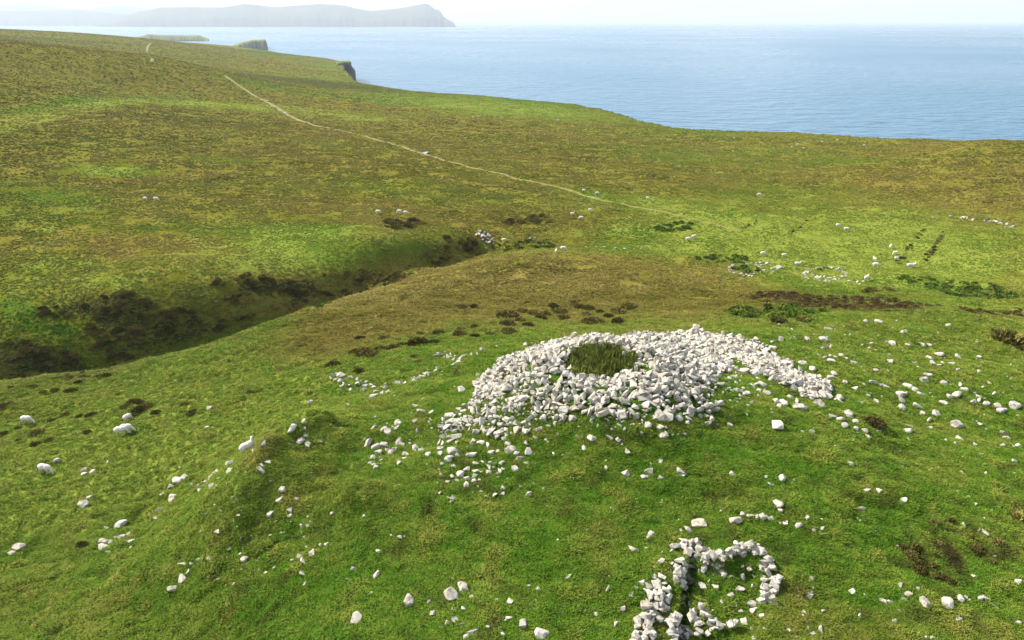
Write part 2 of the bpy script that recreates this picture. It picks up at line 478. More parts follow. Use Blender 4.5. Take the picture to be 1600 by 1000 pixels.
# ------------------------------------------------------------------ ground sheet with its vegetation
# patches: photo x, y, half width, half height, lean (deg), channel (0 lush, 1 dry, 2 heather, 3 bare soil), amount
PATCH = [
 # bright turf
 (900,800,900,230,0,0,.95),(1450,600,300,130,0,0,.6),(200,760,420,170,-12,0,.72),(620,560,260,45,-8,0,.55),
 (1300,385,330,60,4,0,.85),(1120,340,140,20,12,0,.6),(1500,410,140,60,8,0,.5),(1000,392,120,8,0,0,.5),
 (180,267,75,9,0,0,.8),(60,300,90,18,4,0,.45),(330,165,120,7,3,0,.55),(760,165,230,13,5,0,.75),(840,158,90,8,4,0,.5),
 (520,105,60,7,8,0,.45),(440,82,50,5,2,0,.45),(390,128,70,6,10,0,.4),(40,175,110,10,-10,0,.5),(560,370,140,28,0,0,.55),(480,400,90,26,10,0,.5),(100,330,160,34,0,0,.35),
 (400,400,180,35,0,0,.35),(90,440,160,30,5,0,.4),(330,560,130,26,-22,0,.5),(60,500,90,30,20,0,.5),(450,520,60,18,-20,0,.4),(930,305,130,9,14,0,.3),(1290,432,110,26,4,0,.6),
 (650,305,150,14,6,0,.2),(1420,350,80,22,0,0,.4),(540,183,50,6,0,0,.3),(420,330,200,10,2,0,.25),(620,460,80,10,-15,0,.4),(1060,395,120,22,0,0,.35),
 # dry, golden
 (800,445,330,42,-3,1,.85),(1000,425,200,30,0,1,.7),(560,510,140,40,-15,1,.7),(240,385,110,26,6,1,.4),(600,360,60,14,0,1,.35),(560,345,90,7,0,1,.45),(330,330,260,16,0,1,.35),(1060,470,110,16,0,1,.35),
 (1500,360,140,60,0,1,.12),(620,210,400,60,10,1,.10),(100,180,190,12,-5,1,.45),(440,168,130,9,6,1,.4),(1580,430,60,40,0,1,.3),(560,640,60,14,-10,1,.30),(350,640,150,30,-15,1,.15),(300,740,120,40,-15,1,.12),
 (880,640,48,16,0,1,.65),(1080,605,55,26,0,1,.5),(1000,660,90,14,0,1,.5),(1190,575,40,16,20,1,.3),(780,610,50,26,-10,1,.45),(1150,640,50,20,-20,1,.45),
 (530,780,85,32,0,1,.6),(340,815,40,34,-30,1,.55),(408,705,16,46,42,1,.9),(700,840,170,50,0,1,.34),(960,850,70,40,0,1,.48),(1240,960,34,50,0,1,.6),(1040,950,20,60,0,1,.7),(1400,750,130,34,0,1,.4),(1400,980,200,30,0,1,.5),(1180,770,60,18,0,1,.5),(80,950,200,40,0,1,.45),(1530,850,90,30,0,1,.5),(1530,270,150,50,0,1,.5),(1500,250,140,30,0,1,.4),
 # heather, dark
 (60,560,110,26,10,2,.75),(180,490,70,32,15,2,.8),(250,530,90,26,-15,2,.6),(420,448,110,14,0,2,.55),(560,435,70,10,-10,2,.5),(480,460,50,12,-30,2,.5),(680,395,50,14,-30,2,.5),
 (820,345,70,12,0,2,.5),(640,352,40,10,0,2,.4),(870,300,40,8,0,2,.4),(1310,470,160,15,3,2,.75),(1560,488,80,8,3,2,.6),(700,330,160,24,5,2,.26),(1090,500,130,9,0,2,.3),(1450,870,62,36,10,2,.62),(1545,850,90,40,20,2,.38),(1595,800,18,30,0,2,.5),
 (350,278,500,16,1,2,.34),(1540,275,140,48,0,2,.36),(740,335,190,30,4,2,.36), (110,172,130,8,-8,0,.7),(110,172,130,8,-8,4,1.0),(300,162,160,5,3,0,.6),(300,162,160,5,3,4,.9),(440,170,120,6,5,0,.6),(440,170,120,6,5,4,.9),(60,190,90,5,-12,0,.6),(60,190,90,5,-12,4,.9),(250,385,320,55,0,0,.4),(250,385,320,55,0,4,.6),(560,128,140,8,4,0,.4),(600,186,60,4,0,0,.5),(600,186,60,4,0,4,.8),(350,250,60,4,4,0,.5),(1090,250,120,8,4,0,.4),(1320,250,60,8,4,0,.4),(1422,384,34,3,-56,2,.6),(1460,385,34,4,-61,2,.65),(500,130,160,6,6,2,.6),(140,150,260,6,2,2,.4),(620,280,200,6,4,2,.35),(360,190,160,4,3,2,.35),(820,330,140,8,2,2,.3),(250,235,300,6,2,2,.42),(700,225,200,4,6,2,.3),(700,145,60,3,4,2,.5),(430,170,20,3,0,2,.5),(320,215,260,8,2,2,.28),(100,205,90,8,0,2,.32),(280,290,260,5,2,2,.40),(120,275,110,6,2,2,.42),(1340,262,220,9,2,2,.28),(990,197,34,3,6,2,.5),(1540,280,140,40,0,2,.22),(500,255,240,6,3,2,.28),(480,95,60,2.5,6,2,.4),(900,240,300,6,4,2,.24),(300,118,60,3,8,2,.4),(1150,285,120,6,4,2,.25),
 (200,720,420,150,-12,4,.75),(60,900,200,120,0,4,.45),(1300,385,330,60,4,4,1.0),(1120,340,140,20,12,4,.8),(1500,410,140,60,8,4,.7),(330,430,220,50,0,4,.6),(560,370,140,28,0,4,.4),(90,440,160,30,5,4,.5),(1450,560,260,60,0,4,.55),(1400,660,220,60,0,4,.3),(560,600,120,30,-10,4,.45),(900,510,400,30,0,4,.45),(760,165,230,13,5,4,.5),(180,267,75,9,0,4,.7),(430,300,300,40,0,4,.3),(500,110,120,20,0,4,.4),
 # bare soil
 (862,632,28,12,0,3,.75),(925,612,22,8,0,3,.5),(890,655,30,7,0,3,.5),(1110,610,26,12,-20,3,.5),(1055,570,12,8,0,3,.4),(1245,690,20,6,0,3,.2),(415,705,12,36,42,3,.40),(928,935,10,5,0,3,.6),(795,655,14,9,0,3,.5),
]
U, V, D = project(GX.ravel(), GY.ravel(), GZ.ravel())
rG = GR.ravel()
front = (GY.ravel() * CP - GZ.ravel() * SP) > 0.1
veg = np.zeros((len(U), 4), np.float32)
pale = np.zeros(len(U), np.float32)
veg[:, 0] = 0.10 + 0.55 * sstep(75, 50, rG) + 0.10 * sstep(500, 900, rG)
for (u0, v0, a, b, lean, ch, amt) in PATCH:
    c, s = math.cos(R(lean)), math.sin(R(lean))
    du, dv = U - u0, V - v0
    e = ((du * c + dv * s) / a) ** 2 + ((-du * s + dv * c) / b) ** 2
    m = np.where(front, amt * np.exp(-np.minimum(e, 12.0) ** 1.4 * 0.7), 0)
    if ch == 4:
        pale = np.maximum(pale, m); continue
    veg[:, ch] = 1 - (1 - veg[:, ch]) * (1 - m) if ch == 0 else np.maximum(veg[:, ch], m)
veg[:, 0] -= 0.5 * veg[:, 1] * (rG > 60)
veg = np.clip(veg, 0, 1)
nr, nc = GX.shape
dzr = np.gradient(GZ, axis=0) / np.maximum(np.gradient(GR, axis=0), 1e-3)
rc_ = np.interp(GT, coast_th, coast_r)
dzt = np.gradient(GZ, axis=1) / (np.gradient(GT, axis=1) * GR)
cliff = (sstep(0.45, 0.9, np.hypot(dzr, dzt)) * (GR > 240)
 ) .ravel()
cliff_old = (sstep(0.45, 0.9, np.abs(dzr)) * sstep(0.99, 1.0, GR / rc_)).ravel()
Vt = np.stack([GX.ravel(), GY.ravel(), GZ.ravel() + CAM_Z], 1)
ii, jj = np.meshgrid(np.arange(nr - 1), np.arange(nc - 1), indexing='ij')
F = np.stack([ii * nc + jj, ii * nc + jj + 1, (ii + 1) * nc + jj + 1, (ii + 1) * nc + jj], -1).reshape(-1, 4)[:, ::-1]
keep = (Vt[F][:, :, 2] > -5.0).any(1)
F = F[keep]
used = np.unique(F)
remap = np.full(len(Vt), -1); remap[used] = np.arange(len(used))
me = quads_mesh('ground', Vt[used], remap[F], M_GROUND)
add_attr(me, 'veg', veg[used])
add_attr(me, 'cliff', cliff[used], 'FLOAT')
add_attr(me, 'pale', pale[used], 'FLOAT')
tag(link('ground', me), kind='structure')
VEG = np.concatenate([veg, pale[:, None]], 1).reshape(nr, nc, 5)

def veg_at(x, y):
    th, lr = np.arctan2(x, y), np.log(np.hypot(x, y))
    j = np.clip(np.searchsorted(TH, th), 0, nc - 1); i = np.clip(np.searchsorted(LR, lr), 0, nr - 1)
    return VEG[i, j]

# ------------------------------------------------------------------ sea
def sea_material():
    N = Nodes('sea_water')
    co = N.n('TexCoord').outputs['Object']
    mp = N.n('Mapping'); N.put(mp.inputs[0], co); mp.inputs['Scale'].default_value = (0.6, 1.0, 1.0); mp.inputs['Rotation'].default_value = (0, 0, R(20))
    w1, w2, w3 = N.noise(mp.outputs[0], 0.10, 4, 0.6), N.noise(mp.outputs[0], 0.040, 3, 0.6), N.noise(co, 0.0011, 3, 0.55)
    h = N.math('ADD', w1, N.math('MULTIPLY', w2, 2.2))
    col = N.mix(N.rng(w3, 0.35, 0.65), (0.020,0.082,0.135), (0.034,0.102,0.160))
    return N.bsdf(col, N.rng(w3, 0.3, 0.7, 0.22, 0.36), 0.4, N.bump(h, 1.0, 3.4), IOR=1.33)

V_, F_ = [], []
ring = np.concatenate([np.linspace(0, 2 * math.pi, 97)[:-1]])
rad = [300, 900, 2500, 7000, 20000, 65000]
for r_ in rad:
    for a_ in ring: V_.append((r_ * math.sin(a_), r_ * math.cos(a_), 0))
for i in range(len(rad) - 1):
    for j in range(96):
        F_.append((i * 96 + j, (i + 1) * 96 + j, (i + 1) * 96 + (j + 1) % 96, i * 96 + (j + 1) % 96))
tag(link('sea', mesh_from('sea', V_, F_, sea_material(), True)), kind='structure')

# ------------------------------------------------------------------ far land across the water
def hill_material(name, top, low, rockc):
    N = Nodes(name)
    co = N.n('TexCoord').outputs['Object']
    g = N.n('NewGeometry'); sp = N.n('SeparateXYZ'); N.put(sp.inputs[0], g.outputs['True Normal'])
    a = N.noise(co, 0.004, 5, 0.6)
    c = N.mix(N.rng(a, 0.4, 0.6), top, low)
    st = N.n('Mapping'); N.put(st.inputs[0], co); st.inputs['Scale'].default_value = (0.02, 0.02, 0.002)
    rk = N.mix(N.rng(N.noise(st.outputs[0], 1.0, 4, 0.7), 0.35, 0.65), rockc, tuple(1.7 * q for q in rockc))
    return N.bsdf(N.mix(N.rng(sp.outputs[2], 0.35, 0.75), rk, c), 0.95, 0.05)

def far_range(name, prof, dist, depth, v_sea, mat, seed, cliff_h=0.0):
    """A ridge across the water: prof lists photo x, y of its skyline; it stands at dist and runs back by depth."""
    us = np.linspace(prof[0][0], prof[-1][0], 260)
    vs = np.interp(us, [p[0] for p in prof], [p[1] for p in prof])
    d = ray(us, vs)
    rows = 22
    P = np.zeros((rows, len(us), 3))
    back = dist + depth * 0.45
    top = d[:, 2] / d[:, 1] * back + CAM_Z                      # skyline height where the crest stands
    top = np.maximum(top, 2)
    for k in range(rows):
        t = k / (rows - 1)
        yy = dist + depth * t
        s = min(t / 0.45, 1.0)
        f = (1 - (1 - s) ** 2.0) if t <= 0.45 else math.cos((t - 0.45) / 0.55 * math.pi / 2) ** 0.8
        x = d[:, 0] / d[:, 1] * yy * (1.0 if t < .45 else dist / yy * 0 + 1)
        ch = cliff_h * (0.6 + 0.4 * noise(us / 23.0, us * 0 + 1.7, seed + 5)) if (cliff_h and k > 0) else 0
        z = top * f + np.minimum(ch, top * 0.85) * (1 - f) * (t < .45)
        z = z + (top * 0.10 * fbm(x / 900, us * 0 + yy / 900, seed, 3) * (0 < t) * (1 - (abs(t - .45) < .03)))
        yy2 = yy + 50 * noise(us / 5.0, us * 0 + k * 0.1, seed + 9) * (t < 0.08)
        P[k] = np.stack([x, yy2 + 0 * x, z if k else z * 0 - 15], 1)
    n = len(us)
    i_, j_ = np.meshgrid(np.arange(rows - 1), np.arange(n - 1), indexing='ij')
    Fq = np.stack([i_ * n + j_, i_ * n + j_ + 1, (i_ + 1) * n + j_ + 1, (i_ + 1) * n + j_], -1).reshape(-1, 4)
    o = link(name, quads_mesh(name, P.reshape(-1, 3), Fq, mat))
    return tag(o, kind='structure')

M_HILL = hill_material('far_moor', (0.060,0.062,0.042), (0.085,0.085,0.050), (0.035,0.034,0.032))
far_range('far_hills', [(-500,6),(-200,9),(-60,16),(0,9),(30,6),(60,7),(100,13),(130,16),(165,10),(210,10.5),(240,16),(300,22),(360,30)], 17500, 3000, 40, M_HILL, 3)
far_range('low_hills', [(-600,20),(-100,18),(0,17),(60,17),(120,15),(160,19),(200,23),(250,30),(300,36),(340,39)], 13500, 1800, 42, M_HILL, 11)
far_range('headland', [(150,38),(190,26),(215,19),(250,12),(300,11),(345,11.5),(380,7),(430,11),(500,6),(535,8),(560,14),(580,17),(620,13.5),(645,9),(665,6.5),(672,9),(678,14),(688,17),(692,25),(697,29),(702,31.5),(708,34),(711,39),(713,43)], 11800, 1700, 43, M_HILL, 23, 70.0)

def promontory(name, u0, u1, prof, r0, depth):
    us = np.linspace(u0, u1, 70)
    vs = np.interp(us, [p[0] for p in prof], [p[1] for p in prof])
    d = ray(us, vs)
    top = np.maximum(d[:, 2] / d[:, 1] * r0 + CAM_Z, 0.5)
    rows = [(-0.10, -8, 0), (-0.06, 0.35, 0), (-0.02, 0.9, 0), (0.0, 1.0, 0), (0.5, 1.0, 0), (1.0, 0.9, 0), (1.05, 0.2, 0), (1.1, -8, 0)]
    P = []
    for t, f, _ in rows:
        yy = r0 + depth * t
        wob = 14 * noise(us / 4.0, us * 0 + t, 77)
        z = top * f if f > 0 else np.full(len(us), -8.0)
        P.append(np.stack([d[:, 0] / d[:, 1] * yy, yy + wob, z + (f == 1.0) * 1.5 * noise(us / 6, us * 0 + t * 9, 5)], 1))
    n = len(us)
    i_, j_ = np.meshgrid(np.arange(len(rows) - 1), np.arange(n - 1), indexing='ij')
    Fq = np.stack([i_ * n + j_, i_ * n + j_ + 1, (i_ + 1) * n + j_ + 1, (i_ + 1) * n + j_], -1).reshape(-1, 4)
    # end caps
    P = np.array(P).reshape(-1, 3)
    me = quads_mesh(name, P, Fq, M_PROM, False)
    bm = bmesh.new(); bm.from_mesh(me)
    bmesh.ops.holes_fill(bm, edges=[e for e in bm.edges if e.is_boundary], sides=0)
    bmesh.ops.recalc_face_normals(bm, faces=bm.faces)
    bm.to_mesh(me); bm.free()
    return tag(link(name, me), kind='structure')

M_PROM = hill_material('promontory_turf', (0.085,0.115,0.020), (0.105,0.110,0.025), (0.032,0.029,0.026))
promontory('promontory', 360, 419, [(360,76),(378,68),(392,64.5),(413,63),(416.5,66),(418,72),(419,77)], 2580, 260)
promontory('promontory', 205, 327, [(205,62),(222,58),(232,54.5),(250,56),(300,57),(311,56.5),(316,59),(322,61.5),(327,64)], 3700, 400)
promontory('coast_cliff', 526, 556, [(526,101),(534,98.5),(541,97.5),(545,98.5),(549,103),(551.5,110),(553.5,117),(556,126)], 1150, 130)
# ------------------------------------------------------------------ track across the moor, with puddles
def densify(pts, step):
    out = []
    for a, b in zip(pts[:-1], pts[1:]):
        n = max(1, int(math.hypot(b[0] - a[0], b[1] - a[1]) / step))
        out += [(a[0] + (b[0] - a[0]) * k / n, a[1] + (b[1] - a[1]) * k / n) for k in range(n)]
    return out + [pts[-1]]

TRODDEN = set()
def track_mesh(name, pix, width, mat):
    x, y, z, dep = on_ground([p[0] for p in pix], [p[1] for p in pix])
    line = densify(list(zip(x, y)), 1.5)
    L = np.array(line)
    for _ in range(6): L[1:-1] = 0.25 * L[:-2] + 0.5 * L[1:-1] + 0.25 * L[2:]
    for a, b in L: TRODDEN.add((int(a // 1.6), int(b // 1.6)))
    T = np.gradient(L, axis=0); T /= np.hypot(T[:, 0], T[:, 1])[:, None] + 1e-9
    Nn = np.stack([T[:, 1], -T[:, 0]], 1)
    cols = np.linspace(-1, 1, 7)
    s = np.arange(len(L)) * 1.5
    V_ = []
    for k, c in enumerate(cols):
        w = width * (1 + 0.45 * noise(s / 9, s * 0 + c * 2, 50 + k) + 0.2 * noise(s / 2.5, s * 0 + c, 60 + k))
        q = L + Nn * (c * w / 2 + 0.5 * noise(s / 14, s * 0, 70))[:, None]
        r_ = np.hypot(q[:, 0], q[:, 1])
        lift = np.where(abs(c) > 0.95, -0.05, 0.05 + 0.00045 * r_)
        V_.append(np.stack([q[:, 0], q[:, 1], ground(q[:, 0], q[:, 1]) + CAM_Z + lift], 1))
    V_ = np.array(V_)
    n = len(L)
    i_, j_ = np.meshgrid(np.arange(6), np.arange(n - 1), indexing='ij')
    Fq = np.stack([i_ * n + j_, i_ * n + j_ + 1, (i_ + 1) * n + j_ + 1, (i_ + 1) * n + j_], -1).reshape(-1, 4)
    return tag(link(name, quads_mesh(name, V_.reshape(-1, 3), Fq, mat)), kind='structure')

def track_material(name='worn_peat_track', wear=(0.165,0.144,0.070)):
    N = Nodes(name)
    co = N.n('TexCoord').outputs['Object']
    a = N.noise(co, 0.25, 5, 0.7)
    c = N.mix(N.rng(a, 0.38, 0.6), wear, (0.130,0.118,0.028))
    return N.bsdf(c, 0.9, 0.1)
M_TRACK = track_material()
M_FAINT = track_material('overgrown_track', (0.150,0.128,0.042))
track_mesh('path', [(352,119),(368,130),(392,146),(418,160),(446,177),(470,189),(505,199)], 2.1, M_TRACK)
M_MID = track_material('half_grown_track', (0.155,0.135,0.058))
track_mesh('path', [(505,199),(540,206),(570,212),(610,224),(640,234),(665,241),(700,253),(735,262),(775,270),(830,284),(870,292),(905,302),(935,312)], 1.2, M_MID)
track_mesh('path', [(935,312),(985,322),(1040,332),(1100,347),(1160,362)], .6, M_FAINT)
track_mesh('path', [(237,97),(239,92)], 2.2, M_TRACK)
track_mesh('path', [(229,82),(231,75),(235,68)], 2.6, M_TRACK)

def puddle(u, v, rx, ry):
    N = Nodes('puddle_water')
    m = N.bsdf((0.10,0.10,0.09), 0.04, 0.5)
    x, y, z, d = on_ground(u, v)
    V_ = [(x[0], y[0], CAM_Z + z[0] + 0.42)]
    for k in range(20):
        a = k / 20 * 2 * math.pi
        s = 1 + 0.25 * math.sin(3 * a + u)
        V_.append((x[0] + rx * s * math.cos(a), y[0] + ry * s * math.sin(a), CAM_Z + z[0] + 0.42))
    o = link('puddle', mesh_from('puddle', V_, [(0, 1 + k, 1 + (k + 1) % 20) for k in range(20)], m))
    return tag(o, kind='structure')
puddle(665,240.5,.8,1.9); puddle(445,177,.7,1.6); puddle(418,158,.6,1.5)

# ------------------------------------------------------------------ stones
def stone_mesh(k, n=15, bev=0.0):
    rs = np.random.default_rng(100 + k)
    bm = bmesh.new()
    dims = np.array([1.0, rs.uniform(0.48, 0.95), rs.uniform(0.32, 0.68)]) * 0.5
    for _ in range(n):
        p = rs.uniform(-1, 1, 3)
        p = p / np.max(np.abs(p)) * rs.uniform(0.66, 1.0)
        l = np.linalg.norm(p)
        p = p / max(1.0, l / 1.38)
        bm.verts.new(p * dims)
    res = bmesh.ops.convex_hull(bm, input=bm.verts)
    bmesh.ops.delete(bm, geom=[v for v in bm.verts if not v.link_faces], context='VERTS')
    bmesh.ops.dissolve_limit(bm, angle_limit=R(9), verts=bm.verts, edges=bm.edges)
    if bev:
        bmesh.ops.bevel(bm, geom=list(bm.edges) + list(bm.verts), offset=bev, segments=1, affect='EDGES', clamp_overlap=True)
    bmesh.ops.recalc_face_normals(bm, faces=bm.faces)
    me = bpy.data.meshes.new('stone'); bm.to_mesh(me); bm.free()
    me.materials.append(M_STONE)
    return me
ROUGH = [stone_mesh(k, 13 + k % 5) for k in range(18)]
FINE = [stone_mesh(40 + k, 11 + k % 6, 0.022) for k in range(22)]

def boulder_mesh(k):
    rs = np.random.default_rng(300 + k)
    bm = bmesh.new()
    dims = np.array([1.0, rs.uniform(0.55, 0.9), rs.uniform(0.34, 0.58)]) * 0.5
    for _ in range(30):
        p = rs.uniform(-1, 1, 3); p = p / np.max(np.abs(p)) * rs.uniform(0.86, 1.0)
        l = np.linalg.norm(p); p = p / max(1.0, l / 1.20)
        bm.verts.new(p * dims)
    bmesh.ops.convex_hull(bm, input=bm.verts)
    bmesh.ops.delete(bm, geom=[v for v in bm.verts if not v.link_faces], context='VERTS')
    bmesh.ops.dissolve_limit(bm, angle_limit=R(16), verts=bm.verts, edges=bm.edges)
    bmesh.ops.bevel(bm, geom=list(bm.edges) + list(bm.verts), offset=0.035, segments=2, affect='EDGES', clamp_overlap=True)
    bmesh.ops.triangulate(bm, faces=bm.faces)
    for v in bm.verts:
        n_ = float(noise(np.array([v.co.x * 4 + k]), np.array([v.co.y * 4 + v.co.z * 5]), 8)[0])
        v.co += v.normal * 0.02 * n_ if v.normal.length else Vector()
    bmesh.ops.recalc_face_normals(bm, faces=bm.faces)
    me = bpy.data.meshes.new('boulder'); bm.to_mesh(me); bm.free()
    me.materials.append(M_STONE)
    return me
BOULDERS = [boulder_mesh(k) for k in range(9)]

def rnd_rot(flat=0.35):
    return Euler((random.gauss(0, flat), random.gauss(0, flat), random.uniform(0, 2 * math.pi)))

def stone_obj(name, meshes, x, y, z, size, parent=None, flat=0.3, stretch=1.0):
    o = bpy.data.objects.new(name, random.choice(meshes))
    COL.objects.link(o)
    if parent: o.parent = parent
    o.location = (x, y, z)
    o.rotation_euler = rnd_rot(flat)
    o.scale = (size * stretch, size, size * random.uniform(0.85, 1.15))
    return o

def ruin(name, label, cat, pts, flat=0.5, cap=300, group=None, meshes=None):
    """A heap or wall of stones: pts are x, y, z(rel), size. The largest are parts, the rest one part."""
    x0, y0 = float(np.mean([p[0] for p in pts])), float(np.mean([p[1] for p in pts]))
    z0 = float(ground(x0, y0)) + CAM_Z
    root = tag(link(name, None, loc=(x0, y0, z0)), label, cat, group)
    pts = sorted(pts, key=lambda p: -p[3] / math.sqrt(p[0] ** 2 + p[1] ** 2 + p[2] ** 2) * (1 + 0.6 * (len(p) > 4)))
    for x, y, z, s, *_ in pts[:cap]:
        stone_obj('stone', meshes or ROUGH, x - x0, y - y0, z + CAM_Z - z0, s, root, flat)
    rest = pts[cap:]
    if rest:
        Vs, Fs, off = [], [], 0
        bank = []
        for m in ROUGH:
            co = np.array([v.co for v in m.vertices]); bank.append((co, [tuple(p.vertices) for p in m.polygons]))
        for x, y, z, s, *_ in rest:
            co, fs = random.choice(bank)
            M = np.array(rnd_rot(flat).to_matrix())
            q = (co * s * np.array([1, 1, random.uniform(.85, 1.15)])) @ M.T + np.array([x - x0, y - y0, z + CAM_Z - z0])
            Vs.append(q); Fs += [tuple(i + off for i in f) for f in fs]; off += len(co)
        o = link('rubble', mesh_from('rubble', np.concatenate(Vs), Fs, M_STONE), root)
        tag(o, kind='stuff')
    return root

def poisson(cands, dist_fn, limit):
    """Greedy spacing over candidate points (x, y, r)."""
    cell, keep = {}, []
    for x, y, r in cands:
        g = 0.5
        ci, cj = int(x // g), int(y // g)
        ok = True
        for i in range(ci - 2, ci + 3):
            for j in range(cj - 2, cj + 3):
                for (a, b, c) in cell.get((i, j), ()):
                    if (a - x) ** 2 + (b - y) ** 2 < (dist_fn * (r + c)) ** 2: ok = False; break
                if not ok: break
            if not ok: break
        if ok:
            cell.setdefault((ci, cj), []).append((x, y, r)); keep.append((x, y, r))
            if len(keep) >= limit: break
    return keep

def poly_ground(pts):
    x, y, z, d = on_ground([p[0] for p in pts], [p[1] for p in pts])
    return np.stack([x, y], 1)

# the ruined broch: everything inside these outlines is tumbled stone
CORE = poly_ground([(742,606),(770,578),(806,556),(850,541),(890,531),(930,525),(1000,522),(1090,521),(1136,531),(1150,546),(1147,574),(1122,590),(1102,604),(1088,622),(1118,636),(1100,650),(1052,662),(985,646),(945,655),(900,640),(872,622),(845,598),(810,600),(778,622),(745,626)])
HOLLOW = poly_ground([(886,578),(892,556),(912,545),(945,542),(975,551),(992,566),(986,580),(960,590),(920,592),(900,588)])
FRINGE = poly_ground([(738,630),(748,612),(800,594),(860,602),(886,640),(862,662),(826,676),(770,668),(700,668),(690,690),(684,672),(715,645)])
APRON = poly_ground([(880,640),(990,650),(1050,662),(1120,640),(1190,600),(1160,640),(1060,690),(930,690)])
TAIL = poly_ground([(1117,527),(1162,533),(1202,551),(1257,588),(1294,604),(1290,624),(1246,617),(1221,600),(1181,576),(1155,564),(1136,553)])
LEE = poly_ground([(1098,606),(1150,576),(1190,592),(1180,628),(1120,644),(1088,624)])
def fill(poly, n, lo, hi, space, layer=0, skip=None):
    a, b = poly.min(0), poly.max(0)
    c = RNG.uniform(a, b, (n * 9, 2))
    wx, wy = 0.55 * noise(c[:, 0] / 1.3, c[:, 1] / 1.3, 301), 0.55 * noise(c[:, 0] / 1.3, c[:, 1] / 1.3, 302)
    jx, jy = c[:, 0] + wx + RNG.normal(0, .18, len(c)), c[:, 1] + wy + RNG.normal(0, .18, len(c))
    ok = in_poly(jx, jy, poly)
    if skip is not None: ok &= ~in_poly(c[:, 0] + .5 * wx, c[:, 1] + .5 * wy, skip)
    c = c[ok]
    rad = lo + (hi - lo) * RNG.random(len(c)) ** 2.2
    order = np.argsort(-rad * RNG.uniform(0.35, 1.0, len(c)))
    return poisson([(c[i, 0], c[i, 1], rad[i] / 2) for i in order], space, n)
broch = []
bumpy = lambda x, y: 0.16 * float(noise(np.array([x / 1.1]), np.array([y / 1.1]), 91)[0])
for poly, n, lo, hi, sp, up in ((CORE, 3300, .13, .50, .58, .07), (CORE, 1500, .16, .54, .80, .22), (TAIL, 620, .13, .50, .60, .07), (TAIL, 300, .16, .52, .85, .18), (FRINGE, 560, .14, .48, .72, .04), (APRON, 90, .10, .26, 1.4, .0), (LEE, 130, .08, .34, 1.15, .0)):
    for x, y, r_ in fill(poly, n, lo, hi, sp, skip=HOLLOW if poly is CORE else None):
        if poly is CORE and up > .2 and noise(np.array([x / 1.4]), np.array([y / 1.4]), 92)[0] < -0.15: continue
        if poly is CORE and noise(np.array([x / .9]), np.array([y / .9]), 95)[0] < -0.62: continue
        broch.append((x, y, float(ground(x, y)) + up + bumpy(x, y), 2 * r_ * 1.42))
for x, y, r_ in fill(HOLLOW, 26, .2, .5, 1.6):
    broch.append((x, y, float(ground(x, y)) + .12, 2.4 * r_))
# the side of the heap turned away from the photographer
ba = RNG.uniform(-8, 8, (900, 2))
for dx, dy in ba:
    x, y = BROCH[0] + dx, BROCH[1] + dy
    if 2.6 < math.hypot(dx, dy) < 7.6 and dy > 2.5 and not in_poly(np.array([x]), np.array([y]), CORE)[0] and not in_poly(np.array([x]), np.array([y]), TAIL)[0]:
        broch.append((x, y, float(ground(x, y)) + random.uniform(0, .15), random.uniform(.2, .52), 0)[:4])
ruin('ruined_broch', 'round mound of tumbled white stones with a plant filled hollow in its top', 'stone ruin', broch, 0.55)

# ------------------------------------------------------------------ stone fold with a rounded end, in front
def px(crop, x0, y0, s):
    return [(x0 + c[0] / s, y0 + c[1] / s) + tuple(q / s for q in c[2:3]) for c in crop]

def wall_pts(line, step, width, size, height, rows=1, jit=0.08):
    """Stones laid along a photo polyline: width and height in metres."""
    x, y, z, d = on_ground([p[0] for p in line], [p[1] for p in line])
    L = densify(list(zip(x, y)), step)
    out = []
    for (a, b) in L:
        for k in range(rows):
            if random.random() < .07: continue
            o_ = (k / max(rows - 1, 1) - 0.5) * width if rows > 1 else 0
            th = random.uniform(0, 6.28)
            X, Y = a + o_ + random.gauss(0, jit), b + o_ * 0.3 + random.gauss(0, jit)
            hh = random.uniform(0.0, height)
            out.append((X, Y, float(ground(X, Y)) + hh, random.uniform(*size)))
    return out
G = lambda c: px(c, 900, 740, 3.846)
fold = []
for hgt in (0.0, 0.14, 0.27):
    fold += [(x, y, z - 0.1 + hgt, s) for x, y, z, s in wall_pts(G([(640,440),(700,440),(705,500),(760,490),(800,520)]), .26, .5, (.20, .56), .15, 3)]
    fold += [(x, y, z - 0.1 + hgt, s) for x, y, z, s in wall_pts(G([(800,520),(850,515),(895,525),(930,490),(990,455),(1060,462),(1110,492),(1145,550),(1165,600),(1175,655),(1160,720),(1130,765)]), .26, .46, (.20, .56), .12, 3)]
    fold += [(x, y, z - 0.05 + hgt, s) for x, y, z, s in wall_pts(G([(655,590),(640,640),(625,660)]), .26, .42, (.20, .56), .12, 3)]
    fold += [(x, y, z + hgt, s) for x, y, z, s in wall_pts(G([(480,690),(495,760),(470,830),(430,900),(405,950),(400,1010)]), .26, .55, (.20, .56), .1, 3)]
    if hgt > .1: fold += [(x, y, z + hgt, s) for x, y, z, s in wall_pts(G([(690,870),(740,940),(800,960),(870,950)]), .26, .9, (.20, .56), .15, 3)]
    fold += [(x, y, z + hgt, s) for x, y, z, s in wall_pts(G([(600,890),(610,960),(590,1010)]), .26, .3, (.20, .56), .1, 3)]
fold += [(x, y, z + .2, s) for x, y, z, s in wall_pts(G([(635,700),(640,720)]), .3, .1, (.25, .4), .2, 2)]
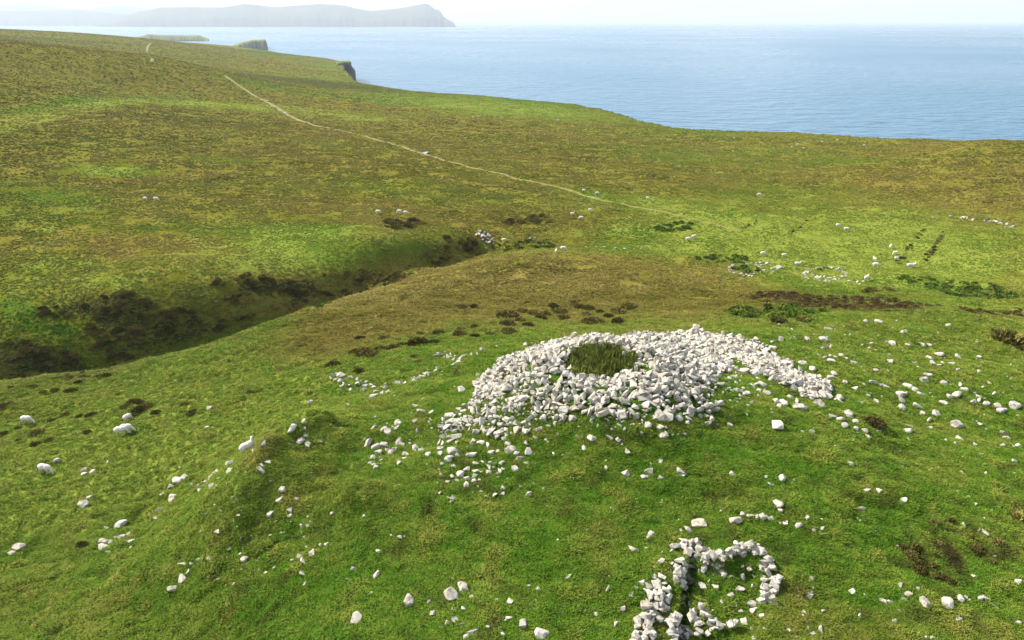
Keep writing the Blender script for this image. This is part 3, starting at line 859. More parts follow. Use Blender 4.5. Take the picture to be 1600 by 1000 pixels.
FI = [(1118,860,40),(740,590,30),(795,595,35),(835,605,48),(880,610,55),(920,615,45),(760,680,60),(800,650,35),(830,685,50),(990,700,55),(1005,635,55),(1070,630,52),(1070,685,45),(930,735,50),(880,775,38),(955,795,32),(1055,795,75),(990,830,40),(690,790,42),(770,795,32),(700,850,75),(775,870,48),(810,895,45),(750,905,50),(1010,895,55),(1065,950,50),(1075,990,40),(1132,935,22),(960,700,30),(1000,560,40),(1040,580,40),(560,815,40)]
def single(u, v, w):
    x, y, z, d = on_ground(u, v)
    s = w * d[0] / FPX
    return float(x[0]), float(y[0]), float(z[0]), float(s)
for u, v, w in G(FI):
    x, y, z, s = single(u, v, w)
    fold.append((x, y, z + 0.12 * s, s * 1.05))
ruin('stone_fold', 'ruined drystone fold with a rounded end and sunken grassy floor', 'stone ruin', fold, 0.4, meshes=FINE[:12])

H = lambda c: px(c, 1200, 740, 3.845)
pit = []
for u, v, w in H([(245,740,60),(262,690,36),(225,670,30),(180,740,26),(190,710,24),(215,765,30),(258,715,30),(175,690,22),(205,765,24),(250,650,24),(215,840,40),(235,890,34),(208,860,26),(262,860,20),(238,925,22)]):
    x, y, z, s = single(u, v, w); pit.append((x, y, z + .08 * s, s * 1.05))
ruin('stone_pit', 'little pit edged with half buried stones right of the stone fold', 'stone ruin', pit, 0.5, meshes=FINE[:12])
lin = []
for u, v, w in G([(1000,245,44),(1020,252,30),(1050,258,48),(1085,262,40),(1120,266,62),(1150,268,40),(1172,268,36)]):
    x, y, z, s = single(u, v, w); lin.append((x, y, z + .1 * s, s * 1.05))
ruin('stone_kerb', 'short straight row of pale stones in the turf, uphill of the stone fold', 'stone ruin', lin, 0.4, meshes=FINE[:12])

# tumbled walls and hut circles farther off
W1 = [w for w in wall_pts([(519,587),(530,590),(547,598),(568,604),(590,607),(606,604),(625,602),(648,594),(668,586),(684,580)], .42, .8, (.22, .6), .16, 2, .22)]
for u, v, w in ((585,621,18),(597,617,15),(605,614,14),(575,625,16),(590,612,14),(560,601,18),(533,588,16),(522,590,14),(618,619,9)):
    x, y, z, s = single(u, v, w); W1.append((x, y, z + .1 * s, s))
ruin('tumbled_wall', 'low curving line of tumbled stones left of the broch mound', 'stone wall', W1, 0.35)
W2 = []
for u, v in ((704,560),(709,563),(713,566),(716,562),(720,559),(712,569),(708,571),(724,557),(717,566),(706,556),(729,556),(735,555),(712,558),(722,563),(715,570),(700,558),(685,553),(690,556),(695,550),(680,557),(752,548),(757,546)):
    x, y, z, s = single(u, v, random.uniform(6, 12)); W2.append((x, y, z + .12 * s, s))
ruin('stone_spill', 'spill of grey stones in the grass beyond the end of the tumbled wall', 'stone heap', W2, 0.5)

def ring(name, label, cu_, cv_, ru, rv, n, extra=(), gap=()):
    pts = []
    for k in range(n):
        a = k / n * 2 * math.pi
        if any(g0 < a < g1 for g0, g1 in gap): continue
        u, v = cu_ + ru * math.cos(a) * random.uniform(.85, 1.08), cv_ - rv * math.sin(a) * random.uniform(.80, 1.15)
        x, y, z, s = single(u, v, random.choice((3, 3.5, 4, 5, 6))); pts.append((x, y, z + .12 * s, s))
    for u, v, w in extra:
        x, y, z, s = single(u, v, w); pts.append((x, y, z + .12 * s, s))
    return ruin(name, label, 'stone ruin', pts, 0.4)
C5 = lambda c: px(c, 1000, 250, 2.667)
ring('hut_circle', 'ring of low stones round dark bracken, beyond the brown heather strip', 1165, 421, 26, 9, 58,
     C5([(500,430,16),(515,428,20),(530,432,22),(540,440,16),(520,440,18),(505,440,16),(485,432,18),(545,455,16),(560,452,20),(575,450,30),(590,450,18),(555,465,14),(520,462,14),(570,460,16),(455,485,18),(470,488,20),(430,487,16)]))
ring('hut_circle', 'ring of low stones with a dark tuft inside, right of the bracken filled ring', 1288, 429, 33, 10.5, 74,
     C5([(735,490,22),(750,494,22),(770,490,24),(790,494,22),(810,490,18),(720,482,18),(835,484,20),(700,470,16),(850,470,16),(830,455,18),(690,455,14),(800,448,12),(870,505,16),(885,512,18),(905,512,18),(930,508,14),(855,508,12),(915,518,12)]))
W3 = wall_pts([(1489,338),(1500,341),(1519,343),(1536,345),(1550,347),(1570,353),(1585,357),(1604,358)], 1.1, .8, (.4, 1.1), .25, 2, .35) + wall_pts([(1385,335),(1410,334)], 1.6, .6, (.3, .6), .1, 1, .3) + wall_pts([(1453,340),(1460,341)], 1.0, .6, (.4, .8), .1, 1, .3)
ruin('field_wall', 'broken line of pale wall stones along the far edge of the green field', 'stone wall', W3, 0.4)
W4 = wall_pts([(900,386),(930,387),(960,389),(985,390),(1002,388)], 1.2, .6, (.3, .75), .12, 1, .3)
ruin('field_wall', 'faint thin line of stones across the slope beyond the golden grass', 'stone wall', W4, 0.4)
W5 = []
for u, v in ((748,366),(753,370),(758,371),(763,374),(767,376),(755,376),(760,379),(766,371),(750,362),(745,368),(770,374),(757,366),(762,368),(764,380),(772,378)):
    x, y, z, s = single(u, v, random.uniform(5, 10)); W5.append((x, y, z + .15 * s, s))
ruin('stone_heap', 'pale stones spilling down the head of the ravine', 'stone heap', W5, 0.5)
W6 = []
for u, v in ((827,373),(832,376),(836,379),(842,381),(850,383),(857,380),(862,384),(835,372),(824,378)):
    x, y, z, s = single(u, v, random.uniform(4, 6)); W6.append((x, y, z + .1 * s, s))
ruin('stone_heap', 'few small stones among green bracken right of the ravine head', 'stone heap', W6, 0.5)

# ------------------------------------------------------------------ loose stones lying in the turf
F5 = [(520,22,70),(605,30,60),(608,88,35),(470,105,55),(135,157,50),(210,172,70),(245,192,80),(330,120,75),(325,155,60),(495,180,45),(50,258,40),(80,290,95),(145,320,85),(172,360,60),(212,300,75),(335,280,50),(370,295,50),(425,290,60),(345,250,55),(245,345,50),(275,360,60),(310,335,60),(480,330,75),(520,345,60),(585,295,35),(580,325,35),(115,408,60),(185,425,35),(105,445,40),(132,462,45),(155,488,60),(338,455,55),(395,385,60),(390,408,50),(580,375,60),
 (760,60,90),(700,150,85),(740,115,60),(785,108,65),(850,120,60),(905,130,65),(975,140,65),(885,170,45),(1050,110,45),(755,225,50),(820,235,95),(770,270,70),(825,275,40),(675,280,60),(705,295,60),(685,330,65),(690,370,55),(785,355,95),(832,388,55),(755,415,85),(700,453,40),(940,385,95),(965,270,55),(930,290,45),(1020,280,75),(1075,305,65),(1070,180,85),(1110,215,50),(1165,235,70),(1215,250,50),(1245,290,50),(1105,365,75),(1165,352,40),(1270,345,100),(1320,375,60),(1420,360,85),(1355,415,70),(1405,452,60),(1400,290,70),(1475,245,55),(1240,135,55),(1345,120,50),(1390,120,40),(1425,120,45),(1495,165,65)]
F6 = [(790,485,45),(665,612,30),(700,645,35),(678,698,45),(695,548,45),(780,562,45),(742,605,45),(828,598,50),(1030,680,40),(1130,720,60),(1190,670,55),(1205,705,40),(1065,735,35),(1415,715,70),(1310,500,70),(1000,648,30),(1210,498,35),(1165,565,35),(850,545,80),(910,505,65),(975,460,60),(1040,440,45),(985,525,70),(965,560,55),(910,580,60),(890,635,60),(965,598,45),(1020,525,50),(1085,525,50),(1090,485,60),(1125,490,45),(1110,440,45),(1145,455,50),(1195,450,65),(1175,520,60),(755,745,50),(790,740,50),(775,765,45)]
E5 = [(1110,905,40),(1155,920,45),(1222,930,75),(1358,925,65),(1435,940,45),(1455,970,25),(1270,832,35),(1340,830,30),(1550,820,40),(1350,785,30),(960,900,25),(1050,872,18)]
E6 = [(208,555,70),(705,198,50),(765,190,40),(765,235,35),(1088,112,40),(1232,110,30),(485,212,35),(480,298,25),(335,270,40),(555,238,18)]
M4 = [(740,120,38),(853,125,24),(795,122,18),(933,82,38),(1205,105,42),(1405,163,35),(1353,180,20),(1070,208,28),(1030,237,18),(1195,243,52),(1330,232,58),(1308,264,45),(1412,272,35),(1535,238,60),(1430,8,60),(1165,58,18)]
R3 = [(105,628,45),(150,625,40),(220,695,65),(330,655,65),(300,710,50),(325,765,65),(180,745,30),(125,690,30),(185,665,28),(420,650,60),(490,655,55),(620,605,70),(660,595,60),(145,570,45),(205,600,40),(55,625,25),(25,795,40),(45,820,22),(815,525,40),(852,345,85),(740,510,30),(870,625,25),(630,470,45),(600,450,35),(740,430,25),(690,430,70),(615,683,60),(762,690,40)]
R4 = [(1070,700,105),(1295,740,40),(1232,737,25),(1040,608,30),(970,430,80),(1000,490,60),(1030,440,25),(985,465,30),(1060,540,60),(1110,555,75),(1080,575,50),(1150,510,45),(1195,540,50),(1215,585,90),(1250,600,40)]
R5 = [(540,60,70),(1407,65,55),(1270,128,45),(1375,133,60),(1400,120,35),(1045,150,50),(1095,135,55),(1040,190,55),(1378,190,40),(1418,180,35),(1405,238,40),(1453,245,35),(1492,235,35),(1525,255,25),(1380,250,40),(1575,283,40),(1425,275,60),(1165,65,20),(1205,100,22),(1240,290,60),(1300,325,60),(1440,357,40)]
R6 = [(1420,380,50),(1340,380,40),(1380,410,60),(1320,440,55),(1400,445,55),(1515,415,60),(1465,468,40),(1580,455,40),(1290,487,60),(1300,520,60),(1370,512,65),(1410,510,45),(1350,560,80),(1475,517,65),(1492,540,40)]
C1 = [(215,15,40),(290,15,50),(730,37,40),(450,80,45),(240,150,35),(375,152,60),(475,160,40),(560,157,50),(605,160,30),(98,162,18),(183,158,18),(225,178,22),(362,263,38),(265,317,38),(340,198,15),(610,240,50),(668,220,60),(632,272,45),(690,270,30),(670,285,35),(790,233,45),(920,235,35),(545,300,25),(600,348,50),(575,378,55),(920,325,30),(745,278,35)]
C2 = [(695,395,45),(800,410,40),(825,440,45),(938,422,30),(980,395,30),(1010,470,40),(732,485,40),(777,472,65),(695,525,55),(920,483,40),(920,507,40),(885,517,42),(965,527,50),(1035,545,50),(1060,572,80),(1140,540,75),(1160,603,30),(928,655,35),(1068,708,55),(1083,738,40),(1065,788,58),(1160,787,35),(1140,885,35),(960,960,25)]
C3 = [(200,403,30),(255,392,55),(297,407,35),(340,415,40),(470,420,60),(515,440,60),(460,462,40),(425,470,65),(430,505,45),(555,472,45),(625,485,20),(180,522,45),(275,513,40),(438,552,58),(535,543,60),(225,475,28)]
C4 = [(650,587,65),(568,588,35),(605,633,45),(610,677,32),(482,675,45),(472,700,65),(477,750,28),(780,660,75),(797,745,50),(770,780,35),(897,783,38),(108,905,58),(438,905,42),(420,820,18),(205,887,14),(625,935,18),(365,633,18)]
C6 = [(0,610,45),(100,598,75),(50,625,60),(140,640,45),(80,663,55),(147,680,40),(205,697,50),(290,700,42),(222,737,40),(130,755,20)]
G1 = [(305,8,40),(415,22,45),(438,2,35),(510,32,35),(635,8,50)]
G2 = [(940,10,40),(940,37,25),(1140,25,28),(1170,65,35),(1232,40,65),(1312,45,25),(1212,188,65),(1222,225,40),(955,288,80),(1335,310,30),(1255,300,35),(1225,298,20)]
G3 = [(735,248,20),(737,308,90),(680,348,60),(628,345,30),(450,380,55),(420,375,18),(345,455,55),(418,453,28)]
G4 = [(505,540,60),(575,545,50),(545,590,30),(575,585,30),(405,660,45),(340,735,40),(395,735,35),(360,690,30),(465,620,40),(185,698,50),(120,845,35),(287,815,45),(240,912,45),(1060,425,30),(475,575,30)]
H1 = [(590,103,40),(660,108,40),(555,218,50),(813,163,44),(1242,185,28),(1163,312,35),(1265,340,40),(1305,360,45)]
H2 = [(230,265,45),(185,315,50),(275,340,30),(325,335,35)]
H3 = [(505,712,45),(795,678,40),(842,728,42),(905,698,32),(690,770,50),(738,775,40),(820,765,35),(945,780,82),(1075,785,85),(762,890,30),(795,825,22),(548,865,45),(535,815,22),(985,985,30),(945,983,18)]
H4 = [(1147,755,50),(1188,747,30),(1213,762,28),(1265,755,45),(1308,755,45),(1355,800,45),(1140,870,50),(1165,887,15),(1357,500,25),(1237,620,30),(1500,658,45),(1495,900,45)]
H5 = [(320,940,60),(272,965,40),(118,918,25),(125,945,30),(330,825,30),(260,635,30)]
L1 = [(210,335,28),(312,370,22),(345,378,25),(312,385,25),(400,340,15),(335,470,25),(313,498,42),(72,658,45),(42,678,28),(770,213,20),(780,140,20),(755,265,8)]
L2 = [(450,572,45),(395,585,20),(455,620,35),(480,610,20),(385,636,35),(415,638,20),(385,657,38),(402,677,26),(487,637,28),(485,660,22),(430,625,22)]
L3 = [(660,412,42),(685,397,30),(670,360,15),(645,475,38),(605,460,22),(585,550,28),(600,520,30),(635,430,25),(715,423,22)]
L4 = [(740,425,20),(745,450,30),(770,415,30),(785,400,30),(805,378,25),(790,432,32),(820,400,20),(810,435,25),(860,350,38),(870,335,25),(855,375,35),(850,415,16),(760,430,25),(945,300,26),(955,285,14)]
L5 = [(773,527,24),(800,497,12),(825,522,18),(808,600,22),(900,622,22),(853,662,14),(908,697,28),(748,597,14),(680,722,35),(715,717,18),(743,700,26),(765,683,15),(778,700,18),(698,750,22),(680,775,35),(645,812,42),(813,775,18),(845,868,18),(870,790,16),(780,765,14)]
K1 = [(130,217,45),(175,188,25),(205,118,28),(165,262,35),(190,280,28),(185,240,20),(130,273,16),(238,265,20),(178,215,16),(345,127,18),(30,272,30),(20,370,32),(45,340,20),(55,410,14),(25,350,20)]
K2 = [(100,445,32),(90,480,28),(152,478,18),(123,520,28),(55,533,35),(172,578,24),(185,613,20),(210,680,30),(165,693,26),(178,708,34),(138,703,18),(178,792,16),(175,755,25),(262,642,20),(238,645,12),(190,655,16),(128,540,20),(198,575,26)]
K3 = [(325,650,14),(275,690,12),(340,773,18),(357,777,14),(362,740,20),(447,760,28),(455,672,22),(535,618,26),(558,617,18),(505,612,14),(405,542,18),(285,530,16),(427,828,16)]
K4 = [(375,925,52),(573,857,50),(643,862,22),(658,903,26),(728,837,58),(770,806,50),(737,885,18),(803,845,20),(773,883,22),(742,928,28),(713,942,24),(767,945,20),(807,970,40),(780,990,25),(865,955,25),(945,860,28),(940,920,25),(920,980,18),(895,850,14)]
K5 = [(440,213,22),(595,132,24),(622,104,14),(765,74,38)]
B8 = [(205,135,65),(335,160,75),(135,610,170),(375,740,190),(700,20,100),(770,310,45)]
ZONES = [  # crop origin, scale, stones, what they lie beside
 (560,640,5.333,F5,'in the scree below the left end of the broch'),
 (560,640,5.333,F6,'in the dense patch under the scree'),
 (680,500,5,E5,'in the turf just below the front of the broch'),
 (680,500,5,E6,'in the turf behind the left shoulder of the broch'),
 (680,680,4,M4,'on the open turf between broch and fold'),
 (960,500,4.21,R3,'below the right half of the broch front'),
 (960,500,4.21,R4,'on the green bank under the tail of the broch'),
 (960,500,4.21,R5,'in the grass behind the tail of the broch'),
 (960,500,4.21,R6,'strewn off the lower end of the tail'),
 (1300,500,4,C1,'high on the stony green slope'),
 (1300,500,4,C2,'in the scatter farthest from the broch'),
 (1300,500,4,C3,'midway across the stony green slope'),
 (1300,500,4,C4,'low on the stony green slope'),
 (1300,500,4,C6,'in the clump beside the dark bush'),
 (900,740,3.846,G1,'in the loose row below the broch'),
 (900,740,3.846,G2,'round the short straight row of stones'),
 (900,740,3.846,G3,'in the turf up from the fold corner'),
 (900,740,3.846,G4,'beside the long wall of the fold'),
 (1200,740,3.845,H1,'round the upper edge of the brown heath'),
 (1200,740,3.845,H2,'between kerb and fold'),
 (1200,740,3.845,H3,'in the group below the brown heath'),
 (1200,740,3.845,H4,'in the row past the two biggest boulders'),
 (1200,740,3.845,H5,'about the little stone pit'),
 (0,580,2.38,L1,'out in the sheep pasture'),
 (0,580,2.38,L2,'in the outcrop low in the sheep pasture'),
 (0,580,2.38,L3,'on the pasture slope near the knoll foot'),
 (0,580,2.38,L4,'in the spill under the knoll shoulder'),
 (0,580,2.38,L5,'down the shaded flank of the knoll'),
 (400,580,2.38,K1,'along the knoll shoulder near the climbing sheep'),
 (400,580,2.38,K2,'in the string down the knoll front'),
 (400,580,2.38,K3,'on the bare turf of the knoll front'),
 (400,580,2.38,K4,'at the bottom of the knoll front'),
 (400,580,2.38,K5,'on the knoll top between wall and scree'),
 (800,900,8,B8,'at the foot of the turf before the fold'),
]
loose = []
for x0, y0, s, lst, where in ZONES:
    u = np.array([x0 + c[0] / s for c in lst]); v = np.array([y0 + c[1] / s for c in lst]); w = np.array([c[2] / s for c in lst])
    x, y, z, d = on_ground(u, v)
    for k in range(len(lst)):
        loose.append(dict(u=u[k], v=v[k], w=w[k], x=x[k], y=y[k], z=z[k], s=w[k] * d[k] / FPX * 1.28, where=where))
loose.sort(key=lambda q: -q['w'])
kept, rest = loose[:300], loose[300:]
ORD = 'first second third fourth fifth sixth seventh eighth ninth tenth eleventh twelfth thirteenth fourteenth fifteenth sixteenth seventeenth eighteenth nineteenth twentieth'.split()
def size_word(s):
    return 'big' if s > 0.72 else 'middling' if s > 0.46 else 'small'
buckets = {}
for q in kept: buckets.setdefault((q['where'], size_word(q['s'])), []).append(q)
for (where, sw), qs in buckets.items():
    qs.sort(key=lambda q: q['u'])
    n = len(qs)
    noun = {'big': 'big boulder', 'middling': 'middling stone', 'small': 'small stone'}[sw]
    for i, q in enumerate(qs):
        if n == 1: lab = 'only %s %s' % (noun, where)
        elif i == 0: lab = 'leftmost %s %s' % (noun, where)
        elif i == n - 1: lab = 'rightmost %s %s' % (noun, where)
        elif i <= (n - 1) // 2: lab = '%s %s from the left %s' % (ORD[i], noun, where)
        else: lab = '%s %s from the right %s' % (ORD[n - 1 - i], noun, where)
        o = stone_obj('boulder' if sw == 'big' else 'loose_stone', BOULDERS if q['s'] > .6 else FINE, q['x'], q['y'], q['z'] + CAM_Z + 0.08 * q['s'], q['s'] * (.84 if q['s'] > .6 else 1), None, 0.28)
        tag(o, lab, 'boulder' if sw == 'big' else 'stone', 'loose stones ' + where)

# all the smaller ones, too many to name
few = [(q['x'], q['y'], q['z'] + 0.08 * q['s'], q['s']) for q in rest]
for poly, n, lo, hi in (([(560,640),(860,640),(860,790),(560,720)], 240, .07, .22), ([(1180,520),(1590,520),(1600,740),(1300,720),(1200,640)], 380, .07, .25), ([(880,650),(1180,640),(1180,700),(880,700)], 90, .06, .18),
                        ([(400,690),(480,660),(500,900),(330,900)], 170, .07, .22), ([(1000,760),(1600,760),(1600,1000),(1000,1000)], 220, .05, .17), ([(600,720),(1000,720),(1000,1000),(600,1000)], 170, .05, .16), ([(500,580),(760,540),(760,640),(500,640)], 60, .08, .2), ([(1150,500),(1500,490),(1600,560),(1250,560)], 110, .1, .26)):
    P_ = poly_ground(poly); a, b = P_.min(0), P_.max(0)
    c = RNG.uniform(a, b, (n * 3, 2)); c = c[in_poly(c[:, 0], c[:, 1], P_)]
    cl = noise(c[:, 0] / 2.2, c[:, 1] / 2.2, 44)
    c = c[cl > -0.1][:n]
    for x, y in c:
        s = random.uniform(lo, hi); few.append((x, y, float(ground(x, y)) + .08 * s, s))
Vs, Fs, off = [], [], 0
for x, y, z, s in few:
    m = random.choice(ROUGH); co = np.array([v.co for v in m.vertices])
    Mx = np.array(rnd_rot(.3).to_matrix())
    Vs.append((co * s) @ Mx.T + np.array([x, y, z + CAM_Z])); Fs += [tuple(i + off for i in p.vertices) for p in m.polygons]; off += len(co)
tag(link('scattered_stones', mesh_from('scattered_stones', np.concatenate(Vs), Fs, M_STONE)), 'small pale stones scattered through the turf of the knoll', 'stones', kind='stuff')
# ------------------------------------------------------------------ plants
def dome_of_leaves(name, n, mat, seed, leaf=0.13, up=0.6, flat=0.45, inner=True, spread=1.0):
    rs = np.random.default_rng(seed)
    bm = bmesh.new()
    if inner:
        r_ = bmesh.ops.create_icosphere(bm, subdivisions=2, radius=0.42)
        for v in r_['verts']:
            k = 1 + 0.28 * float(noise(np.array([v.co.x * 4 + seed]), np.array([v.co.y * 4 + v.co.z * 3]), 5)[0])
            v.co = Vector((v.co.x * k, v.co.y * k, max(v.co.z, -0.1) * flat * 2 * k))
    for _ in range(n):
        a, t = rs.uniform(0, 2 * math.pi), rs.uniform(0, 1) ** 0.6
        rad = 0.5 * t * spread
        p = Vector((rad * math.cos(a), rad * math.sin(a), flat * math.sqrt(max(0.0, 1 - t * t)) * rs.uniform(0.75, 1.15)))
        d = Vector((p.x + rs.normal(0, .35), p.y + rs.normal(0, .35), up + rs.uniform(0, .4))).normalized()
        side = d.cross(Vector((rs.normal(), rs.normal(), rs.normal()))).normalized()
        l, w = leaf * rs.uniform(.6, 1.3), leaf * rs.uniform(.22, .42)
        q = [bm.verts.new(p - side * w), bm.verts.new(p + side * w), bm.verts.new(p + d * l + side * w * .25)]
        bm.faces.new(q)
    me = bpy.data.meshes.new(name); bm.to_mesh(me); bm.free()
    me.materials.append(mat)
    return me

HEATHERS = [dome_of_leaves('heather_clump', 420, M_HEATHER, 10 + k, leaf=.15, flat=0.27, spread=1.3) for k in range(5)]
RUSHES = [dome_of_leaves('rush_clump', 240, M_RUSH, 30 + k, leaf=0.34, up=1.0, flat=0.30) for k in range(3)]
BRACKENS = [dome_of_leaves('bracken_clump', 150, M_BRACKEN, 50 + k, leaf=0.22, up=0.25, flat=0.30) for k in range(3)]

def clump(name, meshes, u, v, w, label, cat, group, tall=1.0):
    x, y, z, d = on_ground(u, v)
    s = float(w * d[0] / FPX)
    o = link(name, random.choice(meshes), loc=(float(x[0]), float(y[0]), float(z[0]) + CAM_Z - 0.03 * s))
    o.rotation_euler = (0, 0, random.uniform(0, 6.28)); o.scale = (s, s * random.uniform(.7, 1.0), s * tall)
    return tag(o, label, cat, group)

HUM = px([(630,657,45),(690,655,40),(840,705,110),(905,675,50),(960,690,70),(1070,680,70),(985,710,60),(1090,710,60),(890,720,60),(835,735,70),(930,742,60),(845,768,70),(630,760,45),(690,748,50),(625,785,80),(690,790,50),(762,780,40),(530,775,55),(450,778,45),(290,800,60),(440,825,100),(510,820,60),(330,845,70),(270,850,60),(210,870,110),(420,880,40),(440,905,40),(60,920,70),(175,945,50),(1130,640,50),(1160,660,60),(1200,665,60),(1190,690,50),(1220,730,100),(1330,680,80),(1290,700,50),(1330,725,70),(1380,660,80),(1250,680,40),(1040,655,55),(1010,690,50),(370,830,50),(180,800,50),(160,860,60),(240,880,60)], 500, 250, 2.858)
LEFT = px([(500,120,60),(550,135,60),(470,135,50),(520,150,70),(580,157,40),(340,165,45),(300,172,40),(245,168,45),(200,185,40),(140,235,60),(130,275,40),(15,235,40),(60,215,30),(715,157,50),(690,125,40),(850,85,30),(930,80,30),(395,18,35),(260,78,50),(290,42,30),(160,80,30),(180,90,25),(10,130,40),(70,260,30),(325,228,35),(185,258,35),(40,120,30),(120,60,34),(210,12,40),(80,18,40)], 0, 580, 2.38)
def row_label(items, noun, where):
    items = sorted(items, key=lambda q: q[0]); n = len(items); out = []
    for i, q in enumerate(items):
        if i == 0: lab = 'leftmost %s %s' % (noun, where)
        elif i == n - 1: lab = 'rightmost %s %s' % (noun, where)
        elif i <= (n - 1) // 2: lab = '%s %s from the left %s' % (ORD[i], noun, where)
        else: lab = '%s %s from the right %s' % (ORD[n - 1 - i], noun, where)
        out.append((q, lab))
    return out
def split_rows(items, k, noun, wheres):
    items = sorted(items, key=lambda q: q[1]); n = len(items)
    for i in range(k):
        yield from row_label(items[i * n // k:(i + 1) * n // k], noun, wheres[i])
for (u, v, w), lab in split_rows(HUM, 3, 'dark heather hummock', ['in the farthest row behind the broch', 'in the middle row behind the broch', 'nearest the tumbled wall']):
    clump('heather_clump', HEATHERS, u, v, w * .80, lab, 'heather', 'heather hummocks behind the broch', .95)
for (u, v, w), lab in split_rows(LEFT, 3, 'dark heather hummock', ['along the near lip of the ravine', 'round the grazing sheep of the pasture', 'lowest in the sheep pasture']):
    clump('heather_clump', HEATHERS, u, v, w * .80, lab, 'heather', 'heather hummocks in the sheep pasture', .9)
for u, v, w, lab in ((1575,531,44,'large brown rush clump on the green slope near the right edge'),(1597,545,20,'small brown rush clump below the large one'),(1594,808,30,'tall dark rush clump at the right edge above the brown heath'),(1218,505,26,'brown rush tuft behind the broch beside the bracken bed'),(1254,501,20,'smaller brown rush tuft right of the other behind the broch'),(1360,456,24,'brown rush clump right above the dark heather strip'),(1388,454,18,'second brown rush clump above the heather strip')):
    clump('rush_clump', RUSHES, u, v, w, lab, 'rushes', 'rush clumps', .6)
clump('low_bush', HEATHERS, 1362, 664, 34, 'low dark bush beside the pile of white stones', 'bush', None, .9)
clump('low_bush', HEATHERS, 128, 752 + 101, 16, 'low dark bush at the left end of the pasture outcrop', 'bush', None, .9)

# plants nobody could count: scattered copies of a clump on points
def scatter(name, P, scale, meshes, kind_label, cat, seed, attrs=None, tilt=0.25, yaw=None):
    """P: x, y, z(world). One object whose points carry copies of the clump meshes."""
    me = bpy.data.meshes.new(name)
    me.vertices.add(len(P)); me.vertices.foreach_set('co', np.ascontiguousarray(P, np.float32).ravel())
    rs = np.random.default_rng(seed)
    rot = np.stack([rs.normal(0, tilt, len(P)), rs.normal(0, tilt, len(P)), rs.uniform(0, 6.283, len(P)) if yaw is None else yaw], 1)
    a = me.attributes.new('rot', 'FLOAT_VECTOR', 'POINT'); a.data.foreach_set('vector', rot.astype(np.float32).ravel())
    sc = np.asarray(scale, np.float32)
    if sc.ndim == 1: sc = np.stack([sc, sc, sc], 1)
    a = me.attributes.new('scl', 'FLOAT_VECTOR', 'POINT'); a.data.foreach_set('vector', np.ascontiguousarray(sc, np.float32).ravel())
    a = me.attributes.new('pick', 'INT', 'POINT'); a.data.foreach_set('value', rs.integers(0, len(meshes), len(P)).astype(np.int32))
    for k, arr in (attrs or {}).items():
        a = me.attributes.new(k, 'FLOAT', 'POINT'); a.data.foreach_set('value', np.asarray(arr, np.float32))
    o = link(name, me)
    ng = bpy.data.node_groups.new(name + '_scatter', 'GeometryNodeTree')
    ng.interface.new_socket('Geometry', in_out='INPUT', socket_type='NodeSocketGeometry')
    ng.interface.new_socket('Geometry', in_out='OUTPUT', socket_type='NodeSocketGeometry')
    gi, go = ng.nodes.new('NodeGroupInput'), ng.nodes.new('NodeGroupOutput')
    g2i = ng.nodes.new('GeometryNodeGeometryToInstance')
    for m in meshes:
        src = bpy.data.objects.new(name + '_source', m)
        oi = ng.nodes.new('GeometryNodeObjectInfo'); oi.inputs['Object'].default_value = src; oi.inputs['As Instance'].default_value = True
        ng.links.new(oi.outputs['Geometry'], g2i.inputs[0]) if len(meshes) == 1 else None
        m['_src'] = 1
        scatter_srcs.append(oi)
    ip = ng.nodes.new('GeometryNodeInstanceOnPoints')
    if len(meshes) == 1:
        ng.links.new(oi.outputs['Geometry'], ip.inputs['Instance'])
    else:
        jn = ng.nodes.new('GeometryNodeJoinGeometry')
        for nd in reversed([n for n in ng.nodes if n.bl_idname == 'GeometryNodeObjectInfo']): ng.links.new(nd.outputs['Geometry'], jn.inputs[0])
        ng.links.new(jn.outputs[0], ip.inputs['Instance'])
        ip.inputs['Pick Instance'].default_value = True
        pk = ng.nodes.new('GeometryNodeInputNamedAttribute'); pk.data_type = 'INT'; pk.inputs[0].default_value = 'pick'
        ng.links.new([s for s in pk.outputs if s.name == 'Attribute' and s.enabled][0], ip.inputs['Instance Index'])
    for nm, sk in (('rot', 'Rotation'), ('scl', 'Scale')):
        at = ng.nodes.new('GeometryNodeInputNamedAttribute'); at.data_type = 'FLOAT_VECTOR'; at.inputs[0].default_value = nm
        ng.links.new([s for s in at.outputs if s.name == 'Attribute' and s.enabled][0], ip.inputs[sk])
    ng.nodes.remove(g2i)
    ng.links.new(gi.outputs[0], ip.inputs['Points']); ng.links.new(ip.outputs[0], go.inputs[0])
    md = o.modifiers.new('scatter', 'NODES'); md.node_group = ng
    return tag(o, kind_label, cat, kind='stuff')
scatter_srcs = []

def patch_points(polys, density, seed, thr=-2.0, wl=3.0):
    out = []
    rs = np.random.default_rng(seed)
    for poly in polys:
        P_ = poly_ground(poly); a, b = P_.min(0), P_.max(0)
        n = int((b - a).prod() * density)
        c = rs.uniform(a, b, (n, 2)); q_ = c + np.stack([noise(c[:, 0] / 3.0, c[:, 1] / 3.0, seed + 20), noise(c[:, 0] / 3.0, c[:, 1] / 3.0, seed + 21)], 1) * min(1.6, .10 * math.sqrt((b - a).prod())) + rs.normal(0, min(.5, .03 * math.sqrt((b - a).prod())), c.shape)
        c = c[in_poly(q_[:, 0], q_[:, 1], P_)]
        c = c[noise(c[:, 0] / wl, c[:, 1] / wl, seed) + 0.5 * noise(c[:, 0] / wl * 2.3, c[:, 1] / wl * 2.3, seed + 1) > thr]
        out.append(c)
    c = np.concatenate(out)
    return np.concatenate([c, (ground(c[:, 0], c[:, 1]) + CAM_Z)[:, None]], 1)

